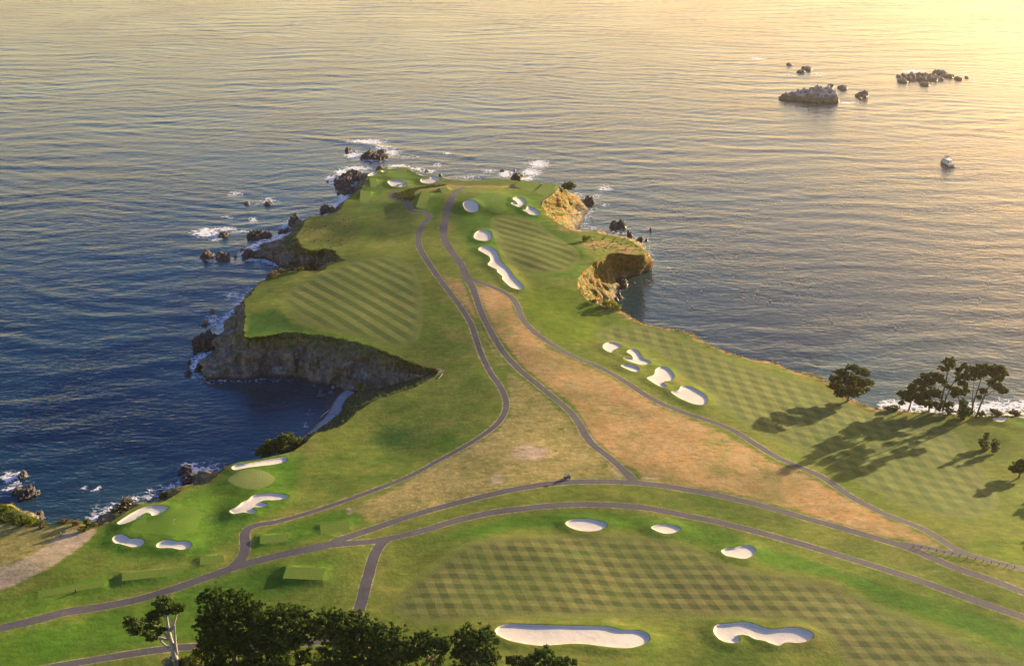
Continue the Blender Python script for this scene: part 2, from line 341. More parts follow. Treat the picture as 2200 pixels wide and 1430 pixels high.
BUNKERS = [
 ('N', [(1365,265),(1400,235),(1500,225),(1600,205),(1750,175),(1880,155),(1910,165),(1890,200),(1800,225),(1680,245),(1550,265),(1450,285),(1400,290)], 'long narrow white bunker on the sea side of the oval green, along the cliff'),
 ('N', [(1345,685),(1390,660),(1430,635),(1470,600),(1530,575),(1570,540),(1640,525),(1760,513),(1860,520),(1925,540),(1870,565),(1800,578),(1700,578),(1655,600),(1720,620),(1700,640),(1650,648),(1595,645),(1570,665),(1610,690),(1580,708),(1530,705),(1490,698),(1430,708),(1380,712)], 'ragged white sand bunker with two fingers, between the oval green and the bent path'),
 ('N', [(240,805),(300,760),(360,720),(430,680),(520,645),(620,630),(700,640),(742,660),(700,700),(640,730),(585,740),(570,715),(530,705),(490,725),(470,755),(410,785),(330,815),(270,822)], 'curved white bunker with a grass nose, between the pear-shaped green and the sea'),
 ('N', [(192,965),(215,935),(275,922),(330,940),(370,965),(430,962),(490,975),(508,995),(480,1025),(400,1040),(330,1025),(270,1008),(220,1000)], 'white sand bunker below the pear-shaped green, nearer the bare dirt slope'),
 ('N', [(622,1030),(650,1000),(720,977),(790,985),(840,995),(920,990),(965,1005),(960,1035),(910,1060),(860,1065),(790,1050),(720,1048),(650,1048)], 'white sand bunker below the pear-shaped green, farther from the dirt slope'),
 ('2', [(1490,365),(1530,342),(1620,338),(1700,350),(1748,370),(1730,395),(1680,412),(1600,412),(1530,395)], 'oval pale bunker at the top of the checkered fairway, biggest along the lower path'),
 ('Z', [(1399,1135),(1412,1129),(1440,1129),(1461,1137),(1450,1146),(1430,1148),(1412,1143)], 'smallest bunker at the top of the checkered fairway, middle one along the lower path'),
 ('3', [(295,770),(320,755),(370,752),(410,740),(460,740),(490,760),(490,785),(450,812),(410,814),(360,805),(320,795)], 'kidney-shaped bunker in bright rough, rightmost along the lower path'),
 ('2', [(1052,1040),(1070,1010),(1120,993),(1200,992),(1400,998),(1650,1003),(1750,1008),(1840,1028),(1940,1032),(1995,1050),(2012,1080),(1990,1110),(1920,1135),(1850,1140),(1750,1132),(1650,1118),(1550,1112),(1450,1118),(1350,1125),(1250,1115),(1150,1095),(1080,1065)], 'very long pale sand bunker at the foot of the checkered fairway beside the cypresses'),
 ('3', [(250,1225),(275,1195),(350,1190),(430,1182),(490,1195),(540,1215),(600,1225),(680,1215),(760,1220),(810,1240),(828,1262),(800,1290),(740,1302),(690,1298),(660,1302),(635,1318),(590,1308),(545,1290),(490,1280),(450,1260),(410,1255),(385,1262),(400,1280),(390,1300),(340,1302),(290,1285),(260,1255)], 'wavy pale bunker with scalloped lower edge at the foot of the checkered fairway'),
 ('6', [(845,425),(855,400),(900,390),(955,415),(920,435),(905,455),(870,445)], 'small triangular bunker, first of the row along the bay fairway'),
 ('6', [(992,450),(1015,435),(1050,438),(1075,470),(1090,492),(1135,510),(1115,528),(1060,528),(1010,510),(970,490),(1000,488),(1030,490),(1020,470)], 'hooked pale bunker, second of the row along the bay fairway'),
 ('6', [(955,535),(990,530),(1040,540),(1070,562),(1045,573),(1000,560)], 'thin sliver of a bunker next to the path below the hooked bunker'),
 ('6', [(1118,610),(1160,590),(1168,560),(1200,542),(1240,550),(1270,580),(1282,610),(1260,628),(1225,632),(1215,645),(1235,660),(1215,668),(1180,655),(1140,630)], 'boot-shaped pale bunker, fourth of the row along the bay fairway'),
 ('6', [(1265,695),(1310,685),(1325,662),(1370,660),(1430,690),(1475,720),(1486,750),(1465,775),(1410,772),(1350,750),(1300,725)], 'largest bunker of the row along the bay fairway, nearest the tree shadow'),
 ('B', [(155,450),(170,425),(215,413),(260,425),(295,455),(305,495),(285,520),(230,523),(185,505)], 'oval bunker between the headland green and the ridge road'),
 ('B', [(618,445),(645,435),(680,440),(660,420),(635,405),(645,385),(700,380),(740,405),(758,435),(740,460),(705,478),(660,465)], 'hook-shaped bunker on the cliff side of the headland green'),
 ('B', [(728,505),(760,495),(775,470),(810,475),(840,495),(870,510),(890,545),(850,553),(800,545),(770,525)], 'ragged small bunker just below the hook-shaped one, near the cliff edge'),
 ('B', [(262,770),(270,730),(310,700),(370,695),(415,720),(430,760),(420,790),(370,800),(310,795)], 'round cream bunker directly above the long lightning-shaped bunker'),
 ('B', [(305,885),(330,860),(400,853),(450,880),(490,930),(510,985),(550,1030),(600,1080),(640,1140),(690,1190),(735,1245),(720,1265),(680,1265),(620,1245),(570,1205),(535,1165),(535,1140),(490,1100),(480,1075),(430,1050),(395,1025),(420,990),(410,950),(360,920)], 'long lightning-shaped cream bunker beside the striped headland fairway'),
 ('A', [(1052,700),(1100,680),(1200,678),(1290,695),(1320,715),(1250,735),(1190,745),(1210,760),(1280,742),(1335,745),(1310,770),(1220,778),(1130,770),(1080,740)], 'bunker with a grass tongue in front of the green at the tip of the point'),
 ('A', [(1475,578),(1540,575),(1640,600),(1740,620),(1820,645),(1840,660),(1780,700),(1700,725),(1620,725),(1560,710),(1535,680),(1560,655),(1640,650),(1690,635),(1620,620),(1550,615)], 'big hooked bunker right of the green at the tip of the point'),
 ('A', [(760,600),(800,575),(870,555),(908,558),(890,590),(830,612),(780,615)], 'leaf-shaped bunker left of the green at the tip, over the dark reef'),
 ('A', [(955,550),(990,533),(1030,540),(1025,560),(985,568)], 'tiny round bunker touching the left side of the green at the tip'),
 ('A', [(1045,505),(1120,490),(1230,488),(1285,500),(1240,508),(1130,513)], 'thin bunker behind the green at the tip, by the surf'),
 ('A', [(1385,530),(1430,530),(1475,552),(1430,555)], 'narrow little bunker behind the right shoulder of the green at the tip'),
 ('F', [(1700,1110),(1760,1095),(1870,1093),(1928,1105),(1890,1150),(1850,1163),(1770,1150)], 'small white bunker right of the tall pines at the edge of the picture'),
 ('F', [(2115,1090),(2170,1080),(2240,1080),(2280,1092),(2290,1106),(2200,1112)], 'white bunker cut off by the right edge, above the corner green')]
GREENS = [
 ('N', [(1330,380),(1380,335),(1480,295),(1600,285),(1700,300),(1770,345),(1790,380),(1740,430),(1650,465),(1560,475),(1450,455),(1370,420)], 'oval pale putting green with a white flag above the near bay'),
 ('N', [(360,865),(400,815),(480,785),(640,765),(750,710),(830,660),(930,640),(1020,660),(1060,710),(1050,790),(1020,860),(950,910),(850,930),(700,925),(560,912),(440,905)], 'pear-shaped bright putting green ringed by three white bunkers near the dirt slope'),
 ('B', [(240,400),(290,360),(370,340),(470,338),(550,360),(582,410),(562,460),(580,500),(500,535),(420,520),(350,480),(270,435)], 'putting green on top of the headland between oval and hooked bunkers'),
 ('A', [(1020,600),(1060,560),(1130,530),(1250,520),(1340,530),(1400,570),(1490,610),(1500,640),(1380,655),(1200,650),(1100,640),(1040,620)], 'small putting green at the very tip of the point among bunkers'),
 ('F', [(2060,1190),(2100,1160),(2200,1150),(2300,1160),(2320,1230),(2200,1260),(2080,1240)], 'bright putting green cut off by the right edge beyond the pines')]
TEES = [
 ('1', [(225,1000),(600,935),(605,975),(220,1035)], 'long flat tee nearest the dirt slope, leftmost by the main road', .2),
 ('1', [(710,905),(1062,858),(1068,895),(708,948)], 'long flat tee in the middle of the row beside the main road', .2),
 ('1', [(1160,808),(1295,790),(1302,830),(1160,848)], 'short flat tee left of the bent path junction', .2),
 ('1', [(1508,690),(1668,668),(1672,705),(1508,730)], 'small flat tee just inside the bend of the path', .22),
 ('Z', [(687,1130),(750,1120),(752,1140),(690,1147)], 'small flat tee between the main road and the pale triangle of dry grass', .22),
 ('1', [(1640,935),(1662,868),(1890,872),(1865,940)], 'raised rectangular tee with steep sides above the dark cypresses', .6),
 ('A', [(780,665),(890,670),(885,775),(800,770)], 'small square bright tee in front of the leaf-shaped bunker at the tip', .3),
 ('A', [(650,855),(805,860),(790,960),(720,1005),(640,1000)], 'bright tee on the seaward slope left of the brush at the tip', .22),
 ('A', [(1560,870),(1690,880),(1620,1080),(1470,1075)], 'long bright tee between the two roads near the tip', .35),
 ('A', [(1810,815),(1920,795),(1975,830),(1870,860)], 'small raised tee left of the end of the ridge road', .35),
 ('B', [(640,275),(720,235),(910,250),(805,320)], 'mown tee behind the headland green, left of two at the cliff', .2),
 ('B', [(845,322),(930,260),(1058,266),(1010,322),(940,355)], 'mown tee at the corner of the cliff behind the headland green', .2)]
FAIRWAYS = [
 ('checkered_fairway', [(845,1312),(850,1290),(870,1260),(910,1225),(960,1185),(1020,1160),(1100,1151),(1200,1147),(1300,1145),(1380,1150),(1460,1160),(1520,1185),(1560,1207),(1618,1222),(1700,1236),(1773,1250),(1829,1272),(1903,1302),(1996,1341),(2070,1374),(2200,1419),(2330,1470),(2350,1600),(1880,1600),(1822,1450),(1796,1410),(1781,1378),(1755,1352),(1700,1338),(1600,1331),(1500,1330),(1380,1326),(1200,1330),(1050,1333),(950,1340),(890,1338)]),
 ('west_fairway', [(615,660),(610,640),(630,615),(680,590),(740,568),(800,553),(850,553),(885,570),(900,600),(910,640),(908,690),(900,725),(880,740),(850,745),(800,735),(740,715),(680,705),(640,690)]),
 ('headland_fairway', list(map(tuple, px('B', [(450,560),(620,555),(800,590),(900,640),(1000,720),(1130,800),(1250,880),(1280,960),(1250,1020),(1150,1080),(1000,1105),(850,1110),(720,1090),(640,1030),(560,960),(500,880),(470,800),(440,720),(420,640)])))),
 ('bay_fairway', [(1281,718),(1300,702),(1350,699),(1420,706),(1500,745),(1570,772),(1650,800),(1740,825),(1790,850),(1850,878),(1900,893),(1960,900),(2045,924),(2090,980),(2130,1040),(2148,1078),(2120,1108),(2050,1112),(1960,1092),(1900,1066),(1830,1031),(1750,986),(1690,957),(1630,930),(1580,900),(1545,878),(1530,850),(1490,820),(1455,800),(1425,765),(1390,745),(1320,738),(1290,730)])]

def ribbon(pts, ws, extra=0.0):
    c = on(pts)
    m = len(c)
    cc = catmull(np.hstack([c, np.array(ws[:m])[:, None]]), 2.0)
    p, w = cc[:, :2], cc[:, 2] + extra * 2
    d = np.gradient(p, axis=0)
    d /= np.linalg.norm(d, axis=1)[:, None]
    nn = np.stack([-d[:, 1], d[:, 0]], 1)
    wob = 0.10 * n2(p, 2.2, 1, 3)[:, None]
    return np.vstack([p + nn * (w[:, None] / 2 + wob), (p - nn * (w[:, None] / 2 - wob))[::-1]]), p
path_polys = []
path_lines = []
for nm, pts, ws in PATHS:
    poly, line = ribbon(pts, ws)
    path_polys.append(poly); path_lines.append((line, np.mean(ws)))
def shape(view, pts, step):
    return catmull(on(px(view, pts)), step, closed=True)
bunk = [shape(v, p, 0.8) for v, p, l in BUNKERS]
green = [shape(v, p, 1.2) for v, p, l in GREENS]
def rect(view, pts):
    P = on(px(view, pts))
    return np.vstack([np.linspace(P[i], P[(i + 1) % len(P)], max(2, int(np.linalg.norm(P[(i + 1) % len(P)] - P[i]) / 1.5)), endpoint=False) for i in range(len(P))])
tee = [rect(v, p) for v, p, l, hh in TEES]
fair = [catmull(on(p), 2.5, closed=True) for nm, p in FAIRWAYS]
def skirt(poly, w):
    d = np.roll(poly, -1, 0) - np.roll(poly, 1, 0)
    d /= np.maximum(np.linalg.norm(d, axis=1), 1e-6)[:, None]
    a = np.sum(poly[:, 0] * np.roll(poly[:, 1], -1) - np.roll(poly[:, 0], -1) * poly[:, 1])
    s = 1 if a > 0 else -1
    return poly + np.stack([d[:, 1], -d[:, 0]], 1) * w * s

bunk_depth = []
for b in bunk:
    size = math.sqrt(abs(np.sum(b[:, 0] * np.roll(b[:, 1], -1) - np.roll(b[:, 0], -1) * b[:, 1])) / 2)
    bunk_depth.append(min(1.9, 0.55 + size * 0.085))
tee_h = [h0(t).max() * .35 + h0(t).mean() * .65 + TEES[i][3] for i, t in enumerate(tee)]
def height(xy):
    """ground height with bunkers dug, tees levelled, greens crowned"""
    xy = np.asarray(xy, float)
    z = h0(xy)
    for k, t in enumerate(tee):
        i = near(t, xy, 4)
        if not len(i): continue
        ins = inside(t, xy[i])
        d = np.where(ins, 0, dist_line(t, xy[i]))
        w = 1 - sstep(0.0, 1.8 + TEES[k][3] * 1.8, d)
        lev = 0.8 * tee_h[k] + 0.2 * (z[i] + TEES[k][3])
        z[i] = z[i] * (1 - w) + np.maximum(lev, z[i]) * w
    for k, g in enumerate(green):
        i = near(g, xy, 9)
        if not len(i): continue
        ins = inside(g, xy[i])
        d = dist_line(g, xy[i])
        sd = np.where(ins, d, -d)
        z[i] += 0.7 * sstep(-8, 3, sd)
    for k, b in enumerate(bunk):
        i = near(b, xy, 7)
        if not len(i): continue
        ins = inside(b, xy[i])
        d = dist_line(b, xy[i])
        w = min(3.6, 1.2 + bunk_depth[k] * 1.1)
        dig = np.where(ins, (0.14 + 0.16 * bunk_depth[k]) * sstep(0, 0.45, d) + bunk_depth[k] * .05 * sstep(-0.3, w, d), 0)
        lip = np.where(ins, 0, 0.5 * (1 - sstep(0.3, 5.0, d)))
        rim = np.where(ins, 0.5, 0)
        z[i] += lip + rim - dig
    return z

# ------------------------------------------------------------------ one conforming cut of the whole land sheet
def build_cut():
    V, E = [], []
    def addpoly(P, closed=True):
        o = len(V)
        V.extend(map(tuple, P))
        n = len(P)
        for k in range(n if closed else n - 1):
            E.append((o + k, o + (k + 1) % n))
    addpoly(LAND)
    for P in path_polys + green + tee + fair + bunk:
        addpoly(P)
    for k, t in enumerate(tee):
        addpoly(skirt(t, 1.0 + TEES[k][3] * 1.2))
    # open point grid
    rng = np.random.default_rng(4)
    def grid(x0, x1, y0, y1, s):
        gx, gy = np.meshgrid(np.arange(x0, x1, s), np.arange(y0, y1, s))
        g = np.stack([gx.ravel(), gy.ravel()], 1)
        return g + rng.uniform(-0.25, 0.25, g.shape) * s
    g = grid(-330, 330, 150, 940, 2.4)
    g = g[inside(LAND, g)]
    keep = np.ones(len(g), bool)
    for b in bunk:
        i = near(b, g, 1.2)
        keep[i[inside(b, g[i]) | (dist_line(b, g[i]) < 1.0)]] = False
    g = g[keep]
    V.extend(map(tuple, g))
    for b in bunk:
        lo, hi = b.min(0), b.max(0)
        q = grid(lo[0] - 3, hi[0] + 3, lo[1] - 3, hi[1] + 3, 0.75)
        ins = inside(b, q)
        d = dist_line(b, q)
        V.extend(map(tuple, q[ins & (d > 0.55)])); V.extend(map(tuple, skirt(b, -0.4)))
        V.extend(map(tuple, skirt(b, 0.45)))
        V.extend(map(tuple, skirt(b, 1.6)[::2]))
        V.extend(map(tuple, skirt(b, 3.4)[::3]))
    for line, w in path_lines:
        d = np.gradient(line, axis=0)
        d /= np.linalg.norm(d, axis=1)[:, None]
        nn = np.stack([-d[:, 1], d[:, 0]], 1)
        for s in (1, -1):
            V.extend(map(tuple, line + nn * s * (w / 2 + 0.7)))
            V.extend(map(tuple, line + nn * s * (w / 2 + 1.8)))
    r = delaunay_2d_cdt([Vector(v) for v in V], E, [], 0, 1e-3)
    v = np.array([tuple(p) for p in r[0]])
    f = np.array(r[2], dtype=np.int64)
    return v, f
cut_v, cut_f = build_cut()
cen = cut_v[cut_f].mean(1)
ok = inside(LAND, cen)
cut_f, cen = cut_f[ok], cen[ok]
cut_z = height(cut_v)
# exact heights along the coast ring are those of the cliff tops
label = np.zeros(len(cut_f), int)             # 0 ground; 100+ fairway; 200+ path; 300+ tee; 400+ green; 500+ bunker
for k, P in enumerate(fair): label[inside(P, cen)] = 100 + k
for k, P in enumerate(path_polys): label[inside(P, cen)] = 200 + k
for k, P in enumerate(tee): label[inside(P, cen)] = 300 + k
for k, P in enumerate(green): label[inside(P, cen)] = 400 + k
for k, P in enumerate(bunk): label[inside(P, cen)] = 500 + k

_P = np.column_stack([cut_v, cut_z])
_fn = np.cross(_P[cut_f[:, 1]] - _P[cut_f[:, 0]], _P[cut_f[:, 2]] - _P[cut_f[:, 0]])   # area-weighted, so slivers do not tilt the shading
cut_n = np.zeros_like(_P)
_g = ~((label >= 300) & (label < 400))        # tees keep their own crisp edge
for _k in range(3): np.add.at(cut_n, cut_f[_g, _k], _fn[_g])
cut_n /= np.maximum(np.linalg.norm(cut_n, axis=1), 1e-12)[:, None]

# ------------------------------------------------------------------ object helpers
def tag(o, label=None, cat=None, group=None, kind=None):
    if label: o['label'] = label
    if cat: o['category'] = cat
    if group: o['group'] = group
    if kind: o['kind'] = kind
    return o
def empty(name, loc, label, cat, group=None, rz=0.0):
    o = bpy.data.objects.new(name, None)
    COL.objects.link(o)
    o.location = loc
    o.rotation_euler = (0, 0, rz)
    o.empty_display_size = 0.5
    return tag(o, label, cat, group)
def mesh_obj(name, V, F, mat, parent=None, smooth=True, attrs=None, loc=None, normals=None):
    V = np.asarray(V, np.float32)
    me = bpy.data.meshes.new(name)
    if isinstance(F, np.ndarray):
        k = F.shape[1]
        me.vertices.add(len(V)); me.vertices.foreach_set('co', V.ravel())
        me.loops.add(F.size); me.loops.foreach_set('vertex_index', F.ravel().astype(np.int32))
        me.polygons.add(len(F)); me.polygons.foreach_set('loop_start', np.arange(0, F.size, k, dtype=np.int32))
        me.update(calc_edges=True)
    else:
        me.from_pydata([tuple(map(float, v)) for v in V], [], F)
        me.update()
    if smooth:
        me.polygons.foreach_set('use_smooth', np.ones(len(me.polygons), bool))
    if attrs:
        for an, av in attrs.items():
            a = me.attributes.new(an, 'FLOAT', 'POINT')
            a.data.foreach_set('value', np.asarray(av, np.float32))
    if normals is not None: me.normals_split_custom_set_from_vertices(normals.astype(np.float32).tolist())
    me.materials.append(mat)
    o = bpy.data.objects.new(name, me)
    COL.objects.link(o)
    if parent: o.parent = parent
    if loc is not None: o.location = loc
    return o
class MB:
    """collects simple solids into one mesh"""
    def __init__(s): s.v, s.f = [], []
    def add(s, v, f):
        o = len(s.v); s.v.extend([tuple(map(float, p)) for p in v]); s.f.extend([tuple(i + o for i in q) for q in f]); return s
    def box(s, c, d, rz=0, taper=1.0):
        x, y, z = d[0] / 2, d[1] / 2, d[2] / 2
        P = []
        for k, sz in ((1, -z), (taper, z)):
            for a, b in ((-x, -y), (x, -y), (x, y), (-x, y)):
                a, b = a * k, b * k
                P.append((c[0] + a * math.cos(rz) - b * math.sin(rz), c[1] + a * math.sin(rz) + b * math.cos(rz), c[2] + sz))
        return s.add(P, [(3, 2, 1, 0), (4, 5, 6, 7), (0, 1, 5, 4), (1, 2, 6, 5), (2, 3, 7, 6), (3, 0, 4, 7)])
    def tube(s, pts, rads, n=7, cap=True):
        pts = [Vector(p) for p in pts]
        R = []
        for i, p in enumerate(pts):
            d = (pts[min(i + 1, len(pts) - 1)] - pts[max(i - 1, 0)]).normalized()
            a = d.orthogonal().normalized() if i == 0 else (R[-1] - d * R[-1].dot(d)).normalized()
            R.append(a)
            b = d.cross(a)
            for k in range(n):
                t = 2 * math.pi * k / n
                q = p + (a * math.cos(t) + b * math.sin(t)) * rads[i]
                s.v.append(tuple(q))
        o = len(s.v) - n * len(pts)
        for i in range(len(pts) - 1):
            for k in range(n):
                s.f.append((o + i * n + k, o + i * n + (k + 1) % n, o + (i + 1) * n + (k + 1) % n, o + (i + 1) * n + k))
        if cap:
            s.f.append(tuple(o + k for k in reversed(range(n))))
            s.f.append(tuple(o + (len(pts) - 1) * n + k for k in range(n)))
        return s
    def build(s, name, mat, parent=None, smooth=False):
        return mesh_obj(name, s.v, s.f, mat, parent, smooth)

# ------------------------------------------------------------------ materials
class NT:
    def __init__(s, name):
        s.m = bpy.data.materials.new(name); s.m.use_nodes = True
        s.t = s.m.node_tree; s.t.nodes.clear()
        s.out = s.t.nodes.new('ShaderNodeOutputMaterial')
        s.geo = None
    def n(s, typ, **kw):
        nd = s.t.nodes.new(typ)
        for k, v in kw.items(): setattr(nd, k, v)
        return nd
    def l(s, a, b): s.t.links.new(a, b)
    def put(s, sock, v):
        if isinstance(v, bpy.types.NodeSocket): s.l(v, sock)
        elif isinstance(v, (tuple, list)) and sock.type == 'RGBA' and len(v) == 3: sock.default_value = (*v, 1)
        else: sock.default_value = v
    def pos(s):
        if not s.geo: s.geo = s.n('ShaderNodeNewGeometry')
        return s.geo.outputs['Position']
    def math(s, op, a, b=0.5, c=None, clamp=False):
        nd = s.n('ShaderNodeMath', operation=op, use_clamp=clamp)
        s.put(nd.inputs[0], a); s.put(nd.inputs[1], b)
        if c is not None: s.put(nd.inputs[2], c)
        return nd.outputs[0]
    def vmul(s, v, k):
        nd = s.n('ShaderNodeVectorMath', operation='MULTIPLY'); s.put(nd.inputs[0], v); nd.inputs[1].default_value = k; return nd.outputs[0]
    def vadd(s, a, b):
        nd = s.n('ShaderNodeVectorMath', operation='ADD'); s.put(nd.inputs[0], a); s.put(nd.inputs[1], b); return nd.outputs[0]
    def dot(s, v, k):
        nd = s.n('ShaderNodeVectorMath', operation='DOT_PRODUCT'); s.put(nd.inputs[0], v); nd.inputs[1].default_value = k; return nd.outputs['Value']
    def noise(s, vec, size, detail=3, rough=0.55, dist=0.0, col=False):
        nd = s.n('ShaderNodeTexNoise')
        s.put(nd.inputs['Vector'], vec); nd.inputs['Scale'].default_value = 1.0 / size
        nd.inputs['Detail'].default_value = detail; nd.inputs['Roughness'].default_value = rough; nd.inputs['Distortion'].default_value = dist
        return nd.outputs['Color' if col else 'Fac']
    def vor(s, vec, size, out='Distance', feature='F1'):
        nd = s.n('ShaderNodeTexVoronoi', feature=feature); s.put(nd.inputs['Vector'], vec); nd.inputs['Scale'].default_value = 1.0 / size
        return nd.outputs[out]
    def map(s, v, a, b, c=0.0, d=1.0, smooth=True):
        nd = s.n('ShaderNodeMapRange', interpolation_type='SMOOTHSTEP' if smooth else 'LINEAR')
        s.put(nd.inputs[0], v)
        for i, k in enumerate((a, b, c, d)): nd.inputs[i + 1].default_value = k
        return nd.outputs[0]
    def mix(s, f, a, b, mode='MIX'):
        nd = s.n('ShaderNodeMix', data_type='RGBA', blend_type=mode)
        s.put(nd.inputs[0], f); s.put(nd.inputs[6], a); s.put(nd.inputs[7], b)
        return nd.outputs[2]
    def attr(s, name):
        nd = s.n('ShaderNodeAttribute', attribute_name=name); return nd.outputs['Fac']
    def bump(s, h, dist=1.0, strength=1.0):
        nd = s.n('ShaderNodeBump'); s.put(nd.inputs['Height'], h); nd.inputs['Distance'].default_value = dist; nd.inputs['Strength'].default_value = strength
        return nd.outputs[0]
    def bsdf(s, color, rough=0.8, normal=None, spec=0.3, **kw):
        nd = s.n('ShaderNodeBsdfPrincipled')
        s.put(nd.inputs['Base Color'], color); s.put(nd.inputs['Roughness'], rough)
        s.put(nd.inputs['Specular IOR Level'], spec)
        if normal is not None: s.l(normal, nd.inputs['Normal'])
        for k, v in kw.items(): s.put(nd.inputs[k], v)
        s.l(nd.outputs[0], s.out.inputs[0])
        return nd

def turf(name, a, b, c, bump=0.05, patch=6.0, extra=None):
    """mown grass: three tones by patch, tuft and blade-cluster noise"""
    t = NT(name); p = t.pos()
    big = t.map(t.noise(p, patch * 4, 3), .35, .65)
    mid = t.map(t.noise(p, patch, 4, .65), .3, .7)
    fine = t.noise(p, 0.55, 3, .7)
    col = t.mix(mid, a, b)
    col = t.mix(t.math('MULTIPLY', big, 0.6), col, c)
    col = t.mix(1.0, col, t.mix(fine, (.62, .62, .62), (1.3, 1.3, 1.3)), 'MULTIPLY')
    if extra: col = extra(t, p, col)
    t.bsdf(col, .95, t.bump(t.noise(p, 0.7, 3, .7), bump * 4, 0.8), .1)
    return t.m

OLIVE, MIDG, LUSH = (.122, .150, .026), (.088, .142, .019), (.062, .140, .014)
PALE, DRY, BARE = (.26, .205, .078), (.33, .19, .076), (.31, .225, .16)

def ground_mat():
    t = NT('rough_grass'); p = t.pos()
    big = t.map(t.noise(p, 38, 3), .3, .7)
    mid = t.map(t.noise(p, 8, 4, .65), .3, .7)
    clump = t.noise(p, 1.5, 4, .7)
    fine = t.noise(t.vadd(p, (31, 7, 3)), 0.5, 2, .7)
    streak = t.noise(t.vmul(p, (.45, 1.4, 1)), 2.4, 3, .65)
    base = t.mix(big, OLIVE, MIDG)
    base = t.mix(t.math('MULTIPLY', t.map(t.noise(t.vadd(p, (300, 100, 0)), 17, 4, .6), .48, .72), .8), base, (.185, .165, .045))
    base = t.mix(t.math('MULTIPLY', mid, .40), base, (.160, .155, .034))
    def m(name, w=.28, sc=clump):
        # attribute edge broken by clumps
        return t.map(t.math('ADD', t.attr(name), t.math('MULTIPLY_ADD', sc, w * 2, -w)), .25, .75)
    base = t.mix(m('lush'), base, t.mix(mid, LUSH, (.075, .135, .014)))
    base = t.mix(m('shade_green'), base, t.mix(mid, (.028, .080, .014), (.045, .09, .016)))  # dark green that paints the shade of slopes and hollows into the turf
    base = t.mix(m('yellow'), base, t.mix(mid, (.13, .165, .014), (.10, .15, .014)))
    pal = t.mix(mid, PALE, (.20, .175, .055))
    pal = t.mix(t.map(clump, .52, .66), pal, (.33, .26, .12))
    pal = t.mix(t.map(t.noise(p, 5.0, 5, .7), .54, .68), pal, (.14, .14, .035))
    base = t.mix(m('pale', .5, streak), base, pal)
    dr = t.mix(mid, DRY, (.34, .235, .11))
    dr = t.mix(t.map(streak, .55, .72), dr, (.21, .125, .055))
    dr = t.mix(t.map(t.noise(p, 14.0, 5, .7), .50, .68), dr, (.235, .185, .065))
    dr = t.mix(t.map(t.noise(t.vadd(p, (50, 9, 0)), 4.0, 4, .7), .60, .74), dr, (.15, .15, .03))
    base = t.mix(m('dry', .5, streak), base, dr)
    ba = t.mix(streak, BARE, (.36, .28, .2))
    base = t.mix(m('bare', .4, streak), base, ba)
    scrub = t.mix(t.map(clump, .4, .6), (.05, .06, .02), (.13, .115, .035))
    base = t.mix(m('scrub', .5), base, scrub)
    verge = t.mix(clump, (.24, .19, .10), (.33, .27, .16))
    base = t.mix(t.map(t.math('ADD', t.attr('verge'), t.math('MULTIPLY_ADD', clump, 1.1, -.75)), .4, .75), base, verge)
    base = t.mix(1.0, base, t.mix(fine, (.74, .74, .74), (1.22, 1.22, 1.22)), 'MULTIPLY')
    base = t.mix(1.0, base, t.mix(t.map(t.noise(t.vadd(p, (90, 12, 0)), 30, 3, .6), .32, .68), (.72, .80, .72), (1.22, 1.16, 1.15)), 'MULTIPLY')
    base = t.mix(1.0, base, t.mix(t.map(streak, .25, .75), (.82, .84, .82), (1.16, 1.15, 1.12)), 'MULTIPLY')
    base = t.mix(1.0, base, t.mix(t.map(t.noise(t.vadd(p, (5, 66, 0)), 3.2, 5, .75), .3, .7), (.78, .82, .78), (1.2, 1.17, 1.15)), 'MULTIPLY')
    hgt = t.math('ADD', t.math('MULTIPLY', t.noise(p, 1.3, 3, .7), .5), t.math('MULTIPLY', t.noise(p, .45, 2, .7), .14))
    t.bsdf(base, .95, t.bump(hgt, 1.0, .24), .06)
    return t.m

